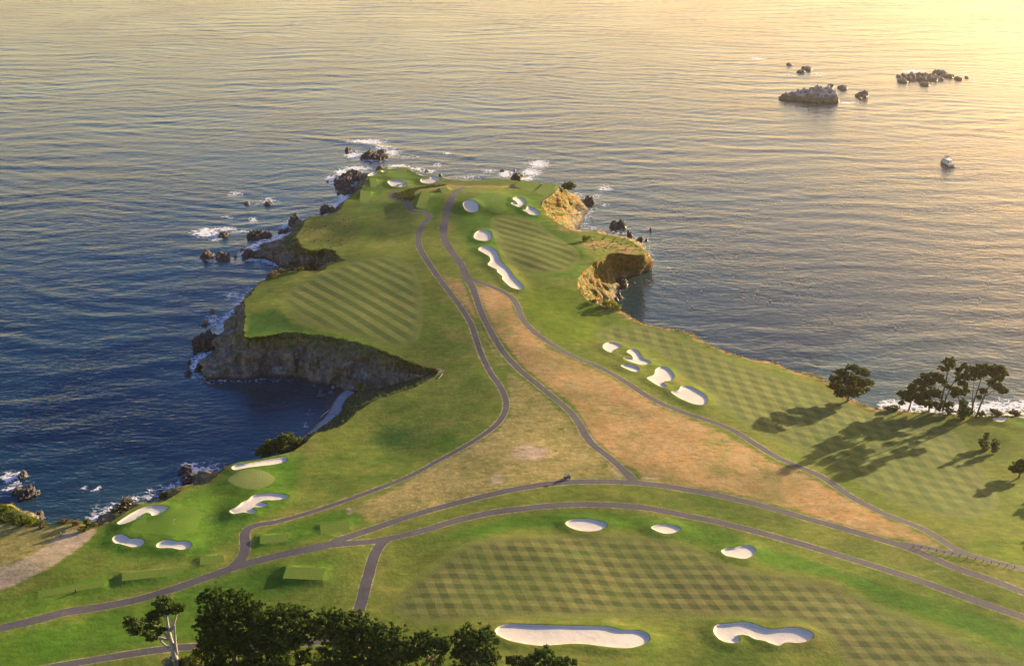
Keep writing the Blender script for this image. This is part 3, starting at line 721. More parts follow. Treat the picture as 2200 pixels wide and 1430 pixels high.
def stripe_mat(name, dirs, period, lo, hi, warm, contrast=1.0):
    """fairway: mown lighter and darker bands, one or two directions"""
    t = NT(name); p = t.pos()
    s = None
    wob = t.math('MULTIPLY_ADD', t.noise(p, 22, 2), .5, -.25)
    for k, (dx, dy) in enumerate(dirs):
        L = math.hypot(dx, dy); nx, ny = -dy / L, dx / L
        ph = t.math('ADD', t.dot(p, (nx * 2 * math.pi / period, ny * 2 * math.pi / period, 0)), wob)
        b = t.map(t.math('SINE', ph), -.28, .28)
        s = b if s is None else t.math('ADD', t.math('MULTIPLY', s, .5), t.math('MULTIPLY', b, .5))
    ed = t.attr('edge')
    s = t.math('ADD', .5, t.math('MULTIPLY', t.math('SUBTRACT', s, .5), t.math('MULTIPLY', ed, contrast)))
    big = t.map(t.noise(p, 26, 3), .35, .7)
    mid = t.map(t.noise(t.vadd(p, (9, 40, 0)), 5.5, 4, .7), .36, .66)
    fine = t.noise(p, .5, 3, .7)
    col = t.mix(s, lo, hi)
    col = t.mix(t.math('MULTIPLY', mid, .3), col, t.mix(s, tuple(.6 * c for c in warm), warm))
    col = t.mix(t.math('MULTIPLY', t.map(t.noise(t.vadd(p, (70, 20, 0)), 4.5, 3, .6), .62, .72), .6), col, t.mix(s, (.04, .085, .012), (.07, .15, .014)))
    col = t.mix(t.math('MULTIPLY', big, .35), col, MIDG)
    band = t.math('MULTIPLY', t.map(ed, .7, .0, 0, 1), .35)
    col = t.mix(band, col, (.135, .145, .034))
    rim = t.mix(t.map(t.noise(p, 38, 3), .3, .7), OLIVE, MIDG)
    rim = t.mix(t.math('MULTIPLY', t.map(t.noise(p, 8, 4, .65), .3, .7), .55), rim, (.160, .150, .036))
    col = t.mix(t.map(ed, .0, .45, 1, 0), col, rim)
    col = t.mix(1.0, col, t.mix(t.map(t.noise(t.vmul(p, (.45, 1.4, 1)), 2.4, 3, .65), .25, .75), (.88, .88, .88), (1.1, 1.1, 1.09)), 'MULTIPLY')
    col = t.mix(1.0, col, t.mix(t.map(t.noise(t.vadd(p, (5, 66, 0)), 3.2, 5, .75), .3, .7), (.86, .88, .86), (1.12, 1.1, 1.1)), 'MULTIPLY')
    col = t.mix(1.0, col, t.mix(fine, (.72, .72, .72), (1.2, 1.2, 1.2)), 'MULTIPLY')
    t.bsdf(col, .92, t.bump(t.noise(p, .6, 3, .7), .16, .7), .12)
    return t.m

def asphalt():
    t = NT('asphalt'); p = t.pos()
    c = t.mix(t.noise(p, 9, 4, .6), (.050, .045, .049), (.096, .087, .089))
    c = t.mix(t.map(t.noise(p, 1.1, 4, .7), .55, .75), c, (.13, .115, .112))
    cr = t.map(t.vor(t.vadd(p, t.vmul(t.noise(p, 2.5, 2, .5, 0, True), (1.5, 1.5, 0))), 7.0, 'Distance', 'DISTANCE_TO_EDGE'), 0, .03, .55, 1)
    c = t.mix(1.0, c, t.n_rgb(cr) if hasattr(t, 'n_rgb') else t.mix(cr, (.5, .5, .5), (1, 1, 1)), 'MULTIPLY')
    c = t.mix(1.0, c, t.mix(t.noise(p, .25, 2), (.8, .8, .8), (1.2, 1.2, 1.2)), 'MULTIPLY')
    t.bsdf(c, .9, t.bump(t.noise(p, .3, 2), .03, .5), .25)
    return t.m
def sand_mat():
    t = NT('bunker_sand'); p = t.pos()
    c = t.mix(t.noise(p, 3.5, 4, .6), (.50, .44, .345), (.65, .585, .475))
    rake = t.noise(t.vmul(p, (1.0, 6.0, 1)), 1.2, 3, .6)
    c = t.mix(1.0, c, t.mix(rake, (.90, .90, .90), (1.06, 1.06, 1.06)), 'MULTIPLY')
    c = t.mix(t.map(t.noise(p, .8, 3, .6), .68, .76), c, (.42, .37, .31))
    hgt = t.math('ADD', t.noise(p, 1.6, 3, .6), t.math('MULTIPLY', rake, .35))
    t.bsdf(c, .95, t.bump(hgt, .12, .6), .15)
    return t.m
def cliff_mat():
    t = NT('cliff_rock'); p = t.pos()
    q = t.vadd(p, t.vmul(t.noise(p, 7, 2, .5, 0, True), (5, 5, 5)))
    strata = t.noise(t.vmul(q, (1, 1, 2.6)), 4.0, 5, .68)
    ribs = t.noise(t.vmul(p, (1.5, 1.5, .28)), 2.6, 5, .65)
    fine = t.noise(p, .6, 4, .7)
    c = t.mix(t.map(strata, .32, .68), (.095, .076, .056), (.25, .205, .155))
    c = t.mix(t.map(ribs, .46, .66), c, (.06, .052, .043))
    c = t.mix(t.map(t.noise(p, 10, 4, .7), .58, .72), c, (.34, .32, .285))
    vn = t.noise(t.vadd(p, (12, 3, 8)), 3.0, 5, .72)
    v = t.map(t.math('ADD', t.attr('veg'), t.math('MULTIPLY_ADD', vn, 1.6, -.8)), .3, .62)
    brown = t.mix(t.map(fine, .35, .65), (.11, .095, .04), (.20, .16, .065))
    vgreen = t.mix(t.map(fine, .4, .6), (.045, .06, .018), (.09, .11, .025))
    vc = t.mix(t.map(t.noise(t.vadd(p, (4, 44, 4)), 2.2, 4, .7), .42, .58), brown, vgreen)
    c = t.mix(v, c, vc)
    g = t.map(t.math('ADD', t.attr('gold'), t.math('MULTIPLY_ADD', t.noise(t.vadd(p, (1, 13, 30)), 2.6, 5, .72), 1.8, -.9)), .35, .7)
    gold = t.mix(t.map(t.noise(p, 1.2, 4, .7), .35, .65), (.28, .112, .024), (.30, .150, .034))
    gold = t.mix(t.map(t.noise(t.vadd(p, (9, 9, 9)), 3.0, 4, .7), .42, .54), gold, (.10, .125, .020))
    gold = t.mix(t.map(ribs, .52, .66), gold, (.075, .055, .035))
    c = t.mix(g, c, gold)
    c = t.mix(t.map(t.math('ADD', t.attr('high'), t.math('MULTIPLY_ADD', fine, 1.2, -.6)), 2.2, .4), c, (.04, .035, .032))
    c = t.mix(1.0, c, t.mix(fine, (.6, .6, .6), (1.35, 1.35, 1.35)), 'MULTIPLY')
    hgt = t.math('ADD', t.math('MULTIPLY', strata, 1.2), t.math('ADD', t.math('MULTIPLY', ribs, 1.0), t.math('MULTIPLY', fine, .35)))
    t.bsdf(c, .92, t.bump(hgt, 1.0, .9), .2)
    return t.m
def rock_mat(name='sea_rock', a=(.034, .029, .026), b=(.075, .062, .052), guano=0.0):
    t = NT(name); p = t.pos()
    st = t.noise(t.vmul(p, (1, 1, 1.8)), 3.0, 5, .7)
    fine = t.noise(p, .7, 4, .7)
    c = t.mix(t.map(st, .35, .65), a, b)
    c = t.mix(t.map(t.noise(p, 1.6, 4, .7), .56, .7), c, tuple(.45 * k for k in a))
    if guano:
        nz = t.n('ShaderNodeNewGeometry').outputs['Normal']
        up = t.dot(nz, (0, 0, 1))
        g = t.math('MULTIPLY', t.map(up, .25, .8), t.map(t.noise(p, 5, 5, .7), .42, .58))
        hg = t.map(t.dot(p, (0, 0, 1)), 2.0, 5.5)
        c = t.mix(t.math('MULTIPLY', t.math('MULTIPLY', g, hg), guano), c, (.55, .50, .44))
    wet = t.map(t.dot(p, (0, 0, 1)), 1.6, .2)
    c = t.mix(t.math('MULTIPLY', wet, .7), c, (.025, .022, .020))
    c = t.mix(1.0, c, t.mix(fine, (.55, .55, .55), (1.4, 1.4, 1.4)), 'MULTIPLY')
    t.bsdf(c, t.map(wet, 0, 1, .9, .35, False), t.bump(t.math('ADD', st, t.math('MULTIPLY', fine, .4)), .9, .9), .4)
    return t.m
def leaf_mat(name, a, b, c):
    t = NT(name)
    r = t.n('ShaderNodeObjectInfo').outputs['Random']
    p = t.pos()
    f = t.noise(p, 1.6, 3, .7)
    col = t.mix(t.map(f, .35, .65), a, b)
    col = t.mix(t.map(t.attr('tone'), .55, 1.0), col, c)
    col = t.mix(1.0, col, t.mix(r, (.85, .9, .85), (1.15, 1.1, 1.1)), 'MULTIPLY')
    d = t.n('ShaderNodeBsdfDiffuse'); t.l(col, d.inputs[0])
    tr = t.n('ShaderNodeBsdfTranslucent'); t.l(t.mix(1.0, col, (1.3, 1.35, .7), 'MULTIPLY'), tr.inputs[0])
    ms = t.n('ShaderNodeMixShader'); ms.inputs[0].default_value = .28
    t.l(d.outputs[0], ms.inputs[1]); t.l(tr.outputs[0], ms.inputs[2])
    t.l(ms.outputs[0], t.out.inputs[0])
    return t.m
def bark_mat(name, a, b):
    t = NT(name); p = t.pos()
    s = t.noise(t.vmul(p, (2.5, 2.5, .4)), .8, 4, .7)
    t.bsdf(t.mix(t.map(s, .3, .7), a, b), .95, t.bump(s, .12, .8), .1)
    return t.m
def plain(name, col, rough=.5, spec=.4, var=.15, metal=0.0):
    t = NT(name); p = t.pos()
    c = t.mix(t.noise(p, .6, 4, .6), tuple(k * (1 - var) for k in col), tuple(min(1, k * (1 + var)) for k in col))
    t.bsdf(c, rough, None, spec, Metallic=metal)
    return t.m

def dirw(a, b):
    """direction on the ground between two picture points"""
    q = on([a, b]); return tuple(q[1] - q[0])

M_GROUND = ground_mat()
M_FAIR = [
 stripe_mat('checkered_turf', [dirw((905, 1262), (1700, 1290)), dirw((1010, 1190), (1075, 1320))], 5.3, (.050, .068, .017), (.172, .166, .046), (.175, .140, .054), 1.0),
 stripe_mat('west_turf', [dirw((658, 610), (799, 688))], 7.0, (.064, .098, .018), (.160, .174, .037), (.155, .142, .042), 1.0),
 stripe_mat('headland_turf', [dirw((1075, 500), (1180, 530))], 6.9, (.064, .096, .017), (.165, .176, .035), (.16, .142, .040), 1.0),
 stripe_mat('bay_turf', [dirw((1830, 990), (2000, 1035)), dirw((1490, 730), (1545, 850))], 6.6, (.056, .088, .017), (.160, .172, .037), (.15, .135, .042), 1.0)]
M_GREEN = turf('green_turf', (.088, .168, .016), (.105, .176, .020), (.085, .155, .016), .01, 5)
M_GREEN_PALE = turf('green_turf_pale', (.16, .19, .055), (.175, .195, .06), (.14, .18, .04), .01, 5)
M_TEE = turf('tee_turf', (.095, .160, .020), (.12, .165, .026), (.10, .14, .02), .015, 3)
M_PATH = asphalt()
M_SAND = sand_mat()
M_CLIFF = cliff_mat()
M_ROCK = rock_mat()
M_ROCKFAR = rock_mat('guano_rock', (.11, .082, .058), (.20, .16, .115), 0.9)
M_CYP = leaf_mat('cypress_leaf', (.030, .058, .014), (.054, .088, .020), (.105, .130, .032))
M_PINE = leaf_mat('pine_needles', (.040, .052, .014), (.068, .078, .020), (.120, .110, .026))
M_SHRUB = leaf_mat('shrub_leaf', (.045, .062, .018), (.08, .10, .026), (.13, .135, .035))
M_YELLOW = leaf_mat('yellow_shrub_leaf', (.12, .14, .012), (.17, .19, .016), (.24, .22, .02))
M_BROWN = leaf_mat('brown_shrub_leaf', (.14, .10, .05), (.19, .14, .07), (.10, .10, .035))
M_GREYLEAF = leaf_mat('grey_shrub_leaf', (.10, .13, .12), (.14, .17, .15), (.17, .2, .17))
M_BARK = bark_mat('brown_bark', (.09, .065, .05), (.19, .15, .12))
M_GREYBARK = bark_mat('grey_bark', (.20, .17, .15), (.40, .36, .32))

# ------------------------------------------------------------------ land sheets
def submesh(mask):
    f = cut_f[mask]
    u, inv = np.unique(f, return_inverse=True)
    return u, inv.reshape(f.shape)
def poly_soft(scr, P, feather):
    """1 inside a picture-traced outline, fading over `feather` picture points"""
    P = np.asarray(P, float)
    r = np.zeros(len(scr))
    i = near(P, scr, feather)
    if len(i):
        ins = inside(P, scr[i]); d = dist_line(P, scr[i])
        r[i] = np.where(ins, .5 + .5 * np.clip(d / feather, 0, 1), .5 - .5 * np.clip(d / feather, 0, 1))
    return r
def blob(scr, cx, cy, rx, ry, s=1.0):
    return s * np.exp(-(((scr[:, 0] - cx) / rx) ** 2 + ((scr[:, 1] - cy) / ry) ** 2))
gu, gf = submesh(label == 0)
u = gu
gv, gz = cut_v[u], cut_z[u]
scr = project(gv, gz)
A = {k: np.zeros(len(u)) for k in ('lush', 'shade_green', 'yellow', 'pale', 'dry', 'bare', 'scrub')}
def mx(k, v): A[k] = np.maximum(A[k], v)
mx('dry', poly_soft(scr, [(1022,612),(1060,620),(1095,640),(1108,680),(1180,750),(1290,800),(1420,876),(1560,930),(1650,985),(1750,1030),(1830,1078),(1900,1112),(1990,1150),(2018,1176),(1880,1146),(1700,1092),(1560,1056),(1400,1030),(1340,995),(1270,935),(1235,870),(1130,792),(1060,705)], 9))
mx('pale', poly_soft(scr, [(1090,800),(1120,815),(1170,850),(1230,910),(1260,950),(1330,1012),(1335,1026),(1200,1030),(1050,1055),(900,1096),(800,1122),(756,1092),(850,1047),(960,987),(1066,928),(1099,890)], 10))
mx('dry', poly_soft(scr, [(952,590),(990,600),(1010,645),(1030,690),(1003,662),(965,618)], 8) * .9)
mx('pale', poly_soft(scr, [(1010,690),(1035,695),(1060,735),(1095,785),(1090,810),(1072,790),(1045,740),(1028,715)], 10) * .55)
mx('pale', poly_soft(scr, [(-300,1290),(0,1265),(100,1225),(170,1178),(212,1138),(190,1124),(100,1128),(0,1118),(-300,1110)], 8) * .9)
mx('bare', poly_soft(scr, [(-300,1300),(0,1268),(60,1243),(120,1210),(175,1172),(212,1138),(190,1132),(140,1145),(105,1165),(80,1185),(20,1215),(-300,1240)], 6))
for _b in ((1330,890,45,28,.75),(1290,860,30,20,.5),(1545,955,60,26,.8),(1480,985,40,22,.6),(1640,1000,40,18,.6),(1420,920,40,14,.4),(1700,1060,36,14,.45),(1960,1145,40,10,.5)): A['dry'] -= .55 * blob(scr, *_b)
A['dry'] = np.clip(A['dry'], 0, 1)
mx('scrub', blob(scr, 1650, 1015, 28, 12, .55)); mx('scrub', blob(scr, 1790, 1075, 30, 10, .45)); mx('scrub', blob(scr, 1640, 1030, 20, 8, .4))
mx('bare', blob(scr, 1140, 972, 50, 22, .8)); mx('bare', blob(scr, 1065, 1028, 20, 14, .8)); mx('bare', blob(scr, 1330, 1018, 16, 10, .8)); mx('bare', blob(scr, 752, 1098, 12, 8, .9))
mx('bare', blob(scr, 1395, 1028, 26, 9, .7)); mx('bare', blob(scr, 2010, 1172, 14, 5, .6)); mx('bare', blob(scr, 942, 798, 14, 10, .7)); mx('bare', blob(scr, 2010, 1228, 18, 5, .65)); mx('bare', blob(scr, 2080, 1250, 22, 5, .5))
mx('dry', blob(scr, 1290, 525, 60, 18, .62)); mx('dry', blob(scr, 1345, 538, 40, 12, .8)); mx('yellow', blob(scr, 1310, 512, 60, 8, .6)); mx('dry', blob(scr, 1215, 490, 20, 10, .7))
mx('dry', poly_soft(scr, [(885,402),(960,396),(1010,398),(1100,398),(1130,402),(1100,404),(1010,402),(960,404),(900,410)], 4) * .8)
mx('lush', poly_soft(scr, [(215,1142),(300,1088),(460,1040),(520,994),(620,975),(650,985),(640,1040),(610,1090),(540,1120),(505,1160),(440,1195),(360,1203),(250,1196),(190,1168)], 34))
mx('lush', poly_soft(scr, [(975,420),(1080,405),(1190,402),(1165,440),(1180,478),(1250,520),(1268,550),(1240,610),(1150,600),(1120,560),(1020,560),(985,520),(968,470)], 26) * .8)
mx('lush', poly_soft(scr, [(-200,1330),(150,1240),(480,1205),(520,1215),(300,1275),(100,1325),(-200,1400)], 14) * .6)
mx('lush', poly_soft(scr, [(-200,1440),(0,1360),(250,1305),(560,1215),(740,1190),(700,1240),(560,1300),(420,1378),(200,1412),(-200,1480)], 34) * .9)
mx('lush', poly_soft(scr, [(930,1160),(1000,1130),(1100,1105),(1250,1094),(1390,1102),(1520,1125),(1620,1160),(1580,1200),(1500,1170),(1400,1140),(1220,1135),(1100,1142),(980,1165)], 14) * .8)
mx('lush', poly_soft(scr, [(1600,1170),(1700,1185),(1800,1220),(1950,1270),(2200,1345),(2400,1410),(2400,1450),(2200,1400),(1950,1315),(1780,1240),(1640,1215)], 12) * .85)
mx('lush', poly_soft(scr, [(545,1150),(620,1120),(740,1092),(790,1120),(700,1150),(560,1190),(538,1190)], 8) * .8)
mx('lush', poly_soft(scr, [(530,730),(530,665),(620,700),(700,712),(800,740),(870,770),(780,745),(650,718)], 8) * .9)
mx('lush', poly_soft(scr, [(775,395),(800,368),(860,362),(940,385),(900,402),(840,412),(790,440),(745,450)], 8) * .6)
mx('lush', poly_soft(scr, [(885,420),(960,405),(955,440),(940,490),(920,470),(890,450)], 8) * .7)
mx('lush', blob(scr, 960, 950, 60, 26, .7)); mx('lush', blob(scr, 1750, 960, 60, 22, .5)); mx('lush', blob(scr, 1480, 820, 40, 30, .35))
mx('shade_green', poly_soft(scr, [(531,722),(533,672),(600,660),(625,690),(690,710),(620,714)], 14) * .85)  # shade on the slope above the cliff, painted in as darker green
mx('shade_green', blob(scr, 850, 940, 80, 40, .75)); mx('shade_green', blob(scr, 640, 985, 40, 18, .5)); mx('shade_green', blob(scr, 455, 1115, 34, 24, .55)); mx('shade_green', blob(scr, 800, 445, 60, 25, .65)); mx('shade_green', blob(scr, 700, 480, 40, 20, .55))  # darker green patches, mainly the shade of hollows painted in
mx('shade_green', blob(scr, 820, 500, 30, 40, .45)); mx('shade_green', blob(scr, 930, 470, 18, 30, .5))
mx('yellow', poly_soft(scr, [(1110,640),(1180,610),(1240,620),(1290,660),(1290,700),(1270,740),(1210,740),(1150,705),(1125,670)], 22) * .9)
mx('yellow', poly_soft(scr, [(2060,1170),(2110,1140),(2200,1150),(2400,1180),(2400,1240),(2200,1215),(2110,1195)], 12) * .6)
mx('yellow', poly_soft(scr, [(2080,900),(2200,895),(2300,900),(2300,980),(2180,960),(2110,925)], 10) * .55)
mx('yellow', poly_soft(scr, [(735,440),(770,412),(800,425),(790,440)], 6) * .7); mx('yellow', blob(scr, 790, 500, 14, 28, .6))
mx('yellow', blob(scr, 995, 860, 40, 40, .45)); mx('yellow', blob(scr, 1235, 505, 20, 8, .5))
mx('scrub', poly_soft(scr, px('A', [(1310,830),(1330,795),(1500,770),(1700,735),(1900,720),(1920,745),(1750,770),(1500,800),(1440,850),(1440,960),(1380,980),(1130,930),(1120,860)]), 3))
mx('scrub', poly_soft(scr, [(650,470),(700,468),(770,470),(790,500),(760,540),(720,535),(670,532),(648,500)], 12) * .45)
mx('scrub', poly_soft(scr, [(0,1090),(60,1108),(110,1128),(60,1132),(0,1125)], 5) * .9)
_m = (ring_u > seg_of((1300, 659))) & (ring_u < seg_of((1963, 885)))
_i = near(ring[_m], gv, 6)
_q = dist_line(ring[_m], gv[_i], False) + .9 * n2(gv[_i], 5, 2, 66)
A['dry'][_i] = np.maximum(A['dry'][_i], (1 - sstep(.8, 3.2, _q)) * .9)
dv = np.full(len(u), 9.0)
for line, w in path_lines:
    i = near(line, gv, 6)
    if len(i): dv[i] = np.minimum(dv[i], dist_line(line, gv[i], False) - w / 2)
A['verge'] = 1 - np.clip(dv / 1.3, 0, 1)
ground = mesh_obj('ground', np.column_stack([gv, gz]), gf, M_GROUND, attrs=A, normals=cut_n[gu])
tag(ground, kind='structure')
for k, (nm, p) in enumerate(FAIRWAYS):
    u, f = submesh(label == 100 + k)
    ed = sstep(.5, 6.0, dist_line(fair[k], cut_v[u]) + .8 * n2(cut_v[u], 6, 2, 8))
    o = mesh_obj(nm, np.column_stack([cut_v[u], cut_z[u]]), f, M_FAIR[k], attrs={'edge': ed}, normals=cut_n[u])
    tag(o, kind='structure')
for k, (nm, p, w) in enumerate(PATHS):
    m = label == 200 + k
    if m.any():
        u, f = submesh(m)
        tag(mesh_obj(nm, np.column_stack([cut_v[u], cut_z[u]]), f, M_PATH, normals=cut_n[u]), kind='structure')
def local_sheet(name, m, mat, label_, cat, group):
    u, f = submesh(m)
    V = np.column_stack([cut_v[u], cut_z[u]])
    c = V.mean(0)
    o = mesh_obj(name, V - c, f, mat, loc=c, normals=None if cat == 'tee box' else cut_n[u])
    return tag(o, label_, cat, group)
for k, t in enumerate(TEES): local_sheet('tee_box', label == 300 + k, M_TEE, t[2], 'tee box', 'mown tee boxes')
for k, g in enumerate(GREENS): local_sheet('putting_green', label == 400 + k, M_GREEN_PALE if k == 0 else M_GREEN, g[2], 'putting green', 'putting greens')
for k, b in enumerate(BUNKERS): local_sheet('sand_bunker', label == 500 + k, M_SAND, b[2], 'sand bunker', 'sand bunkers')

# ------------------------------------------------------------------ cliffs round the point
ROWS = 26
ring_z = height(ring)
n = len(ring)
tt = np.linspace(0, 1, ROWS)
arc = np.concatenate([[0], np.cumsum(np.linalg.norm(np.diff(ring, axis=0), axis=1))])
def band(u, a, b, fade=1.5):
    return np.clip((u - a) / fade + .5, 0, 1) * np.clip((b - u) / fade + .5, 0, 1)
CV = np.zeros((ROWS, n, 3)); veg = np.zeros((ROWS, n)); gold = np.zeros((ROWS, n)); high = np.zeros((ROWS, n))
u_gully = (seg_of((655, 952.5)), seg_of((933.8, 791)))
u_north = (seg_of((892, 782)), seg_of((524, 703)))
u_right = (seg_of((1197, 398.6)), seg_of((1300, 659)))
u_far = (seg_of((1332, 667)), len(COAST))
u_near = (0, seg_of((488, 1004)))
u_head2 = (seg_of((723, 543)), seg_of((664, 466)))
for r, t in enumerate(tt):
    k = t ** 1.25 if True else t
    bulge = np.sin(math.pi * t)
    a = k * .85 + t * .15
    xy = ring * (1 - a) + foot * a
    top, low = ring_z, np.where(footz > .01, footz, -1.2)
    z = top * (1 - t) + low * t
    rel = np.clip(np.linalg.norm(foot - ring, axis=1) / 6, .5, 1.6)
    P3 = np.column_stack([xy, z])
    d1 = fbm(P3 * np.array([1, 1, .30]) / 9.0, 4, 31) * 2.9
    d2 = fbm(P3 * np.array([1, 1, .55]) / 3.0, 4, 41) * 1.25
    ridge = (1 - np.abs(fbm(P3 * np.array([1, 1, .12]) / 6.5, 2, 51))) ** 2 * 2.4 - 1.3
    calm = 1 - .75 * band(ring_u, *u_gully)
    gul = np.abs(fbm(P3 * np.array([1, 1, .05]) / 4.2, 3, 91)) * 3.2 - 1.0
    amp = bulge ** .6 * rel * calm
    if t in (0.0,): amp = amp * 0
    xy2 = xy + RN * ((d1 + d2 + ridge) * amp * (1 - .5 * band(ring_u, *u_right)) + band(ring_u, *u_right) * (gul * .8 - .9) * bulge ** .7)[:, None]
    z2 = z + (fbm(P3 / 4.0, 3, 61) * .8) * bulge
    CV[r, :, :2] = xy2; CV[r, :, 2] = z2
    veg[r] = np.clip(1.0 - t * 2.4, 0, 1) * .55 + .55 * band(ring_u, *u_gully) + .34 * band(ring_u, *u_near) + .22 * band(ring_u, *u_far) + .25 * (1 - t) * band(ring_u, *u_head2) + .12 + .22 * band(ring_u, *u_north) * (1 - .5 * t)
    gold[r] = band(ring_u, *u_right) * (1.0 - t * .72) * 1.2 + band(ring_u, *u_far) * .8 * (1 - t) + .55 * band(ring_u, *u_near) * (1 - t) + .28 * band(ring_u, *u_head2) * (1 - t)
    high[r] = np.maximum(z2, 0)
CV[0, :, :2] = ring; CV[0, :, 2] = ring_z
idx = np.arange(ROWS * n).reshape(ROWS, n)
cf = np.stack([idx[:-1, :-1], idx[:-1, 1:], idx[1:, 1:], idx[1:, :-1]], -1).reshape(-1, 4)
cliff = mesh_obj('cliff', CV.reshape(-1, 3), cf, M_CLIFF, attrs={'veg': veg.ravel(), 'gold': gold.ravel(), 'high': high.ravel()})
tag(cliff, kind='structure')

# ------------------------------------------------------------------ cove beach
def strip(a, b, za, zb, rows=8, step=1.2):
    a, b = np.asarray(a), np.asarray(b)
    n_ = max(int(np.linalg.norm(np.diff(a, axis=0), axis=1).sum() / step), 4)
    def rs(p):
        c = np.concatenate([[0], np.cumsum(np.linalg.norm(np.diff(p, axis=0), axis=1))]); s = np.linspace(0, c[-1], n_)
        return np.stack([np.interp(s, c, p[:, 0]), np.interp(s, c, p[:, 1])], 1)
    a, b = rs(catmull(a, 1.0)), rs(catmull(b, 1.0))
    V = []
    for r in range(rows):
        t = r / (rows - 1)
        xy = a * (1 - t) + b * t
        V.append(np.column_stack([xy, za * (1 - t) + zb * t + .12 * n2(xy, 3, 3, 77)]))
    i = np.arange(rows * n_).reshape(rows, n_)
    return np.concatenate(V), np.stack([i[:-1, :-1], i[:-1, 1:], i[1:, 1:], i[1:, :-1]], -1).reshape(-1, 4)
def pebble_mat():
    t = NT('beach_pebbles'); p = t.pos()
    v = t.vor(p, .45, 'Color')
    g = t.n('ShaderNodeRGBToBW'); t.l(v, g.inputs[0])
    c = t.mix(g.outputs[0], (.17, .17, .18), (.29, .285, .29))
    c = t.mix(t.map(t.noise(p, 3, 4, .7), .6, .7), c, (.5, .47, .44))
    wet = t.map(t.math('ADD', t.dot(p, (0, 0, 1)), t.math('MULTIPLY_ADD', t.noise(p, 2.5, 3), .5, -.25)), .95, .55)
    c = t.mix(wet, c, (.05, .042, .040))
    t.bsdf(c, t.map(wet, 0, 1, .9, .3, False), t.bump(t.vor(p, .4), .1, .6), .4)
    return t.m
M_PEB = pebble_mat()
wl = at(px('K', [(60,1010),(110,960),(260,770),(390,590),(480,450),(560,370),(600,330)]), 0)
il = at(px('K', [(150,1075),(300,1000),(520,850),(650,740),(720,620),(760,490),(860,400)]), 2.2)
v_, f_ = strip(wl, il, -.6, 2.3, 9)
tag(mesh_obj('pebble_beach', v_, f_, M_PEB), kind='structure')
# pale sand strip below the pines
def pale_sand():
    t = NT('beach_sand'); p = t.pos()
    c = t.mix(t.noise(p, 3, 4, .6), (.52, .44, .33), (.62, .54, .42))
    t.bsdf(c, .9, t.bump(t.noise(p, 1.2, 3), .1, .5), .2)
    return t.m
i0, i1 = seg_of((1818, 855)), seg_of((2480, 895))
m_ = (ring_u >= i0)
sa, sb = ring[m_] + RN[m_] * 9.0, ring[m_] + RN[m_] * 27.0
v_, f_ = strip(sa[::6], sb[::6], 3.0, -1.0, 8, 2.0)
tag(mesh_obj('sand_beach', v_, f_, pale_sand()), kind='structure')

# ------------------------------------------------------------------ sea
FOAM = [ # picture point, half-width, half-height in picture points, strength
 (790,304,36,4,1.2),(761,334,16,7,1.2),(842,328,16,8,1.0),(800,343,30,5,.8),(767,361,24,4,1.1),(737,371,14,7,1.2),(713,384,14,6,1.1),(708,394,12,5,.8),(730,420,14,8,.55),(855,357,22,3,1.1),(895,363,16,4,1.0),(918,368,18,4,1.0),
 (941,354,8,4,.9),(962,330,7,2.4,1.2),(820,317,22,5,.8),(880,338,26,5,.5),(1157,352,20,8,1.1),(1142,370,18,8,1.15),(1086,373,14,6,1.2),(1049,368,18,4,.7),(1130,384,16,5,1.0),(1010,380,30,4,.6),(1300,405,16,7,.75),(1282,420,10,5,.7),
 (442,500,26,9,1.15),(462,512,14,5,.8),(480,492,26,5,.9),(544,472,8,6,1.0),(490,466,14,6,.6),(520,497,34,4,.7),(547,557,18,5,1.1),(575,562,14,6,.7),(500,632,9,5,1.2),(490,640,7,4,.8),(462,688,20,13,.75),(478,722,9,16,1.05),
 (440,757,22,5,.95),(418,787,9,12,1.05),(455,558,20,4,1.0),(430,557,14,4,.9),(515,655,14,8,.7),(505,417,16,5,.75),(578,431,18,7,.75),(560,440,16,4,.6),(540,438,14,4,.5),(406,1000,18,8,1.15),(425,1012,14,7,1.0),(384,1042,8,4,.9),(392,1025,9,5,.9),
 (26,1024,24,10,1.1),(24,1048,14,9,.9),(60,1035,16,5,.7),(210,1050,7,6,.95),(200,1080,8,16,.5),(182,1050,8,7,.8),(1964,153,22,3,1.1),(1628,126,14,2,1.1),(1819,221,12,2.4,1.0),(1757,158,20,3,.7),(1710,200,18,6,.6),(1930,166,6,4,1.0),(2070,160,16,3,.6),
 (700,452,14,6,.7),(612,484,12,9,.8),(640,462,12,5,.5),(1330,488,18,4,.4),(1388,512,12,5,.5),(1430,575,26,5,.4),(690,852,14,5,.55),(668,890,8,12,.5),(655,915,8,9,.6),(380,800,22,5,.45),(350,790,24,5,.35),(100,1112,12,3,.5),(340,1050,18,5,.4),(300,1066,18,4,.5),
 (1695,160,26,3,.5),(1300,440,10,5,.6),(1275,450,7,10,.7)]
def sea_axis(lo, hi, step, far, k=14):
    a = np.arange(lo, hi + step, step)
    g = step * np.cumsum(1.7 ** np.arange(1, k))
    return np.concatenate([(lo - g)[::-1][-0:] if False else (lo - g[::-1]), a, hi + step + g])
SX = sea_axis(-770, 920, 2.6, 0)
SY = sea_axis(180, 1770, 2.6, 0)
SX = SX[np.abs(SX) < 9000]; SY = SY[np.abs(SY) < 9000]
gx, gy = np.meshgrid(SX, SY)
sxy = np.stack([gx.ravel(), gy.ravel()], 1)
warp = np.stack([n2(sxy, 90, 2, 13), n2(sxy, 70, 2, 14)], 1)
wx = sxy + warp * 9
core = (sxy[:, 0] > -771) & (sxy[:, 0] < 922) & (sxy[:, 1] > 179) & (sxy[:, 1] < 1772)
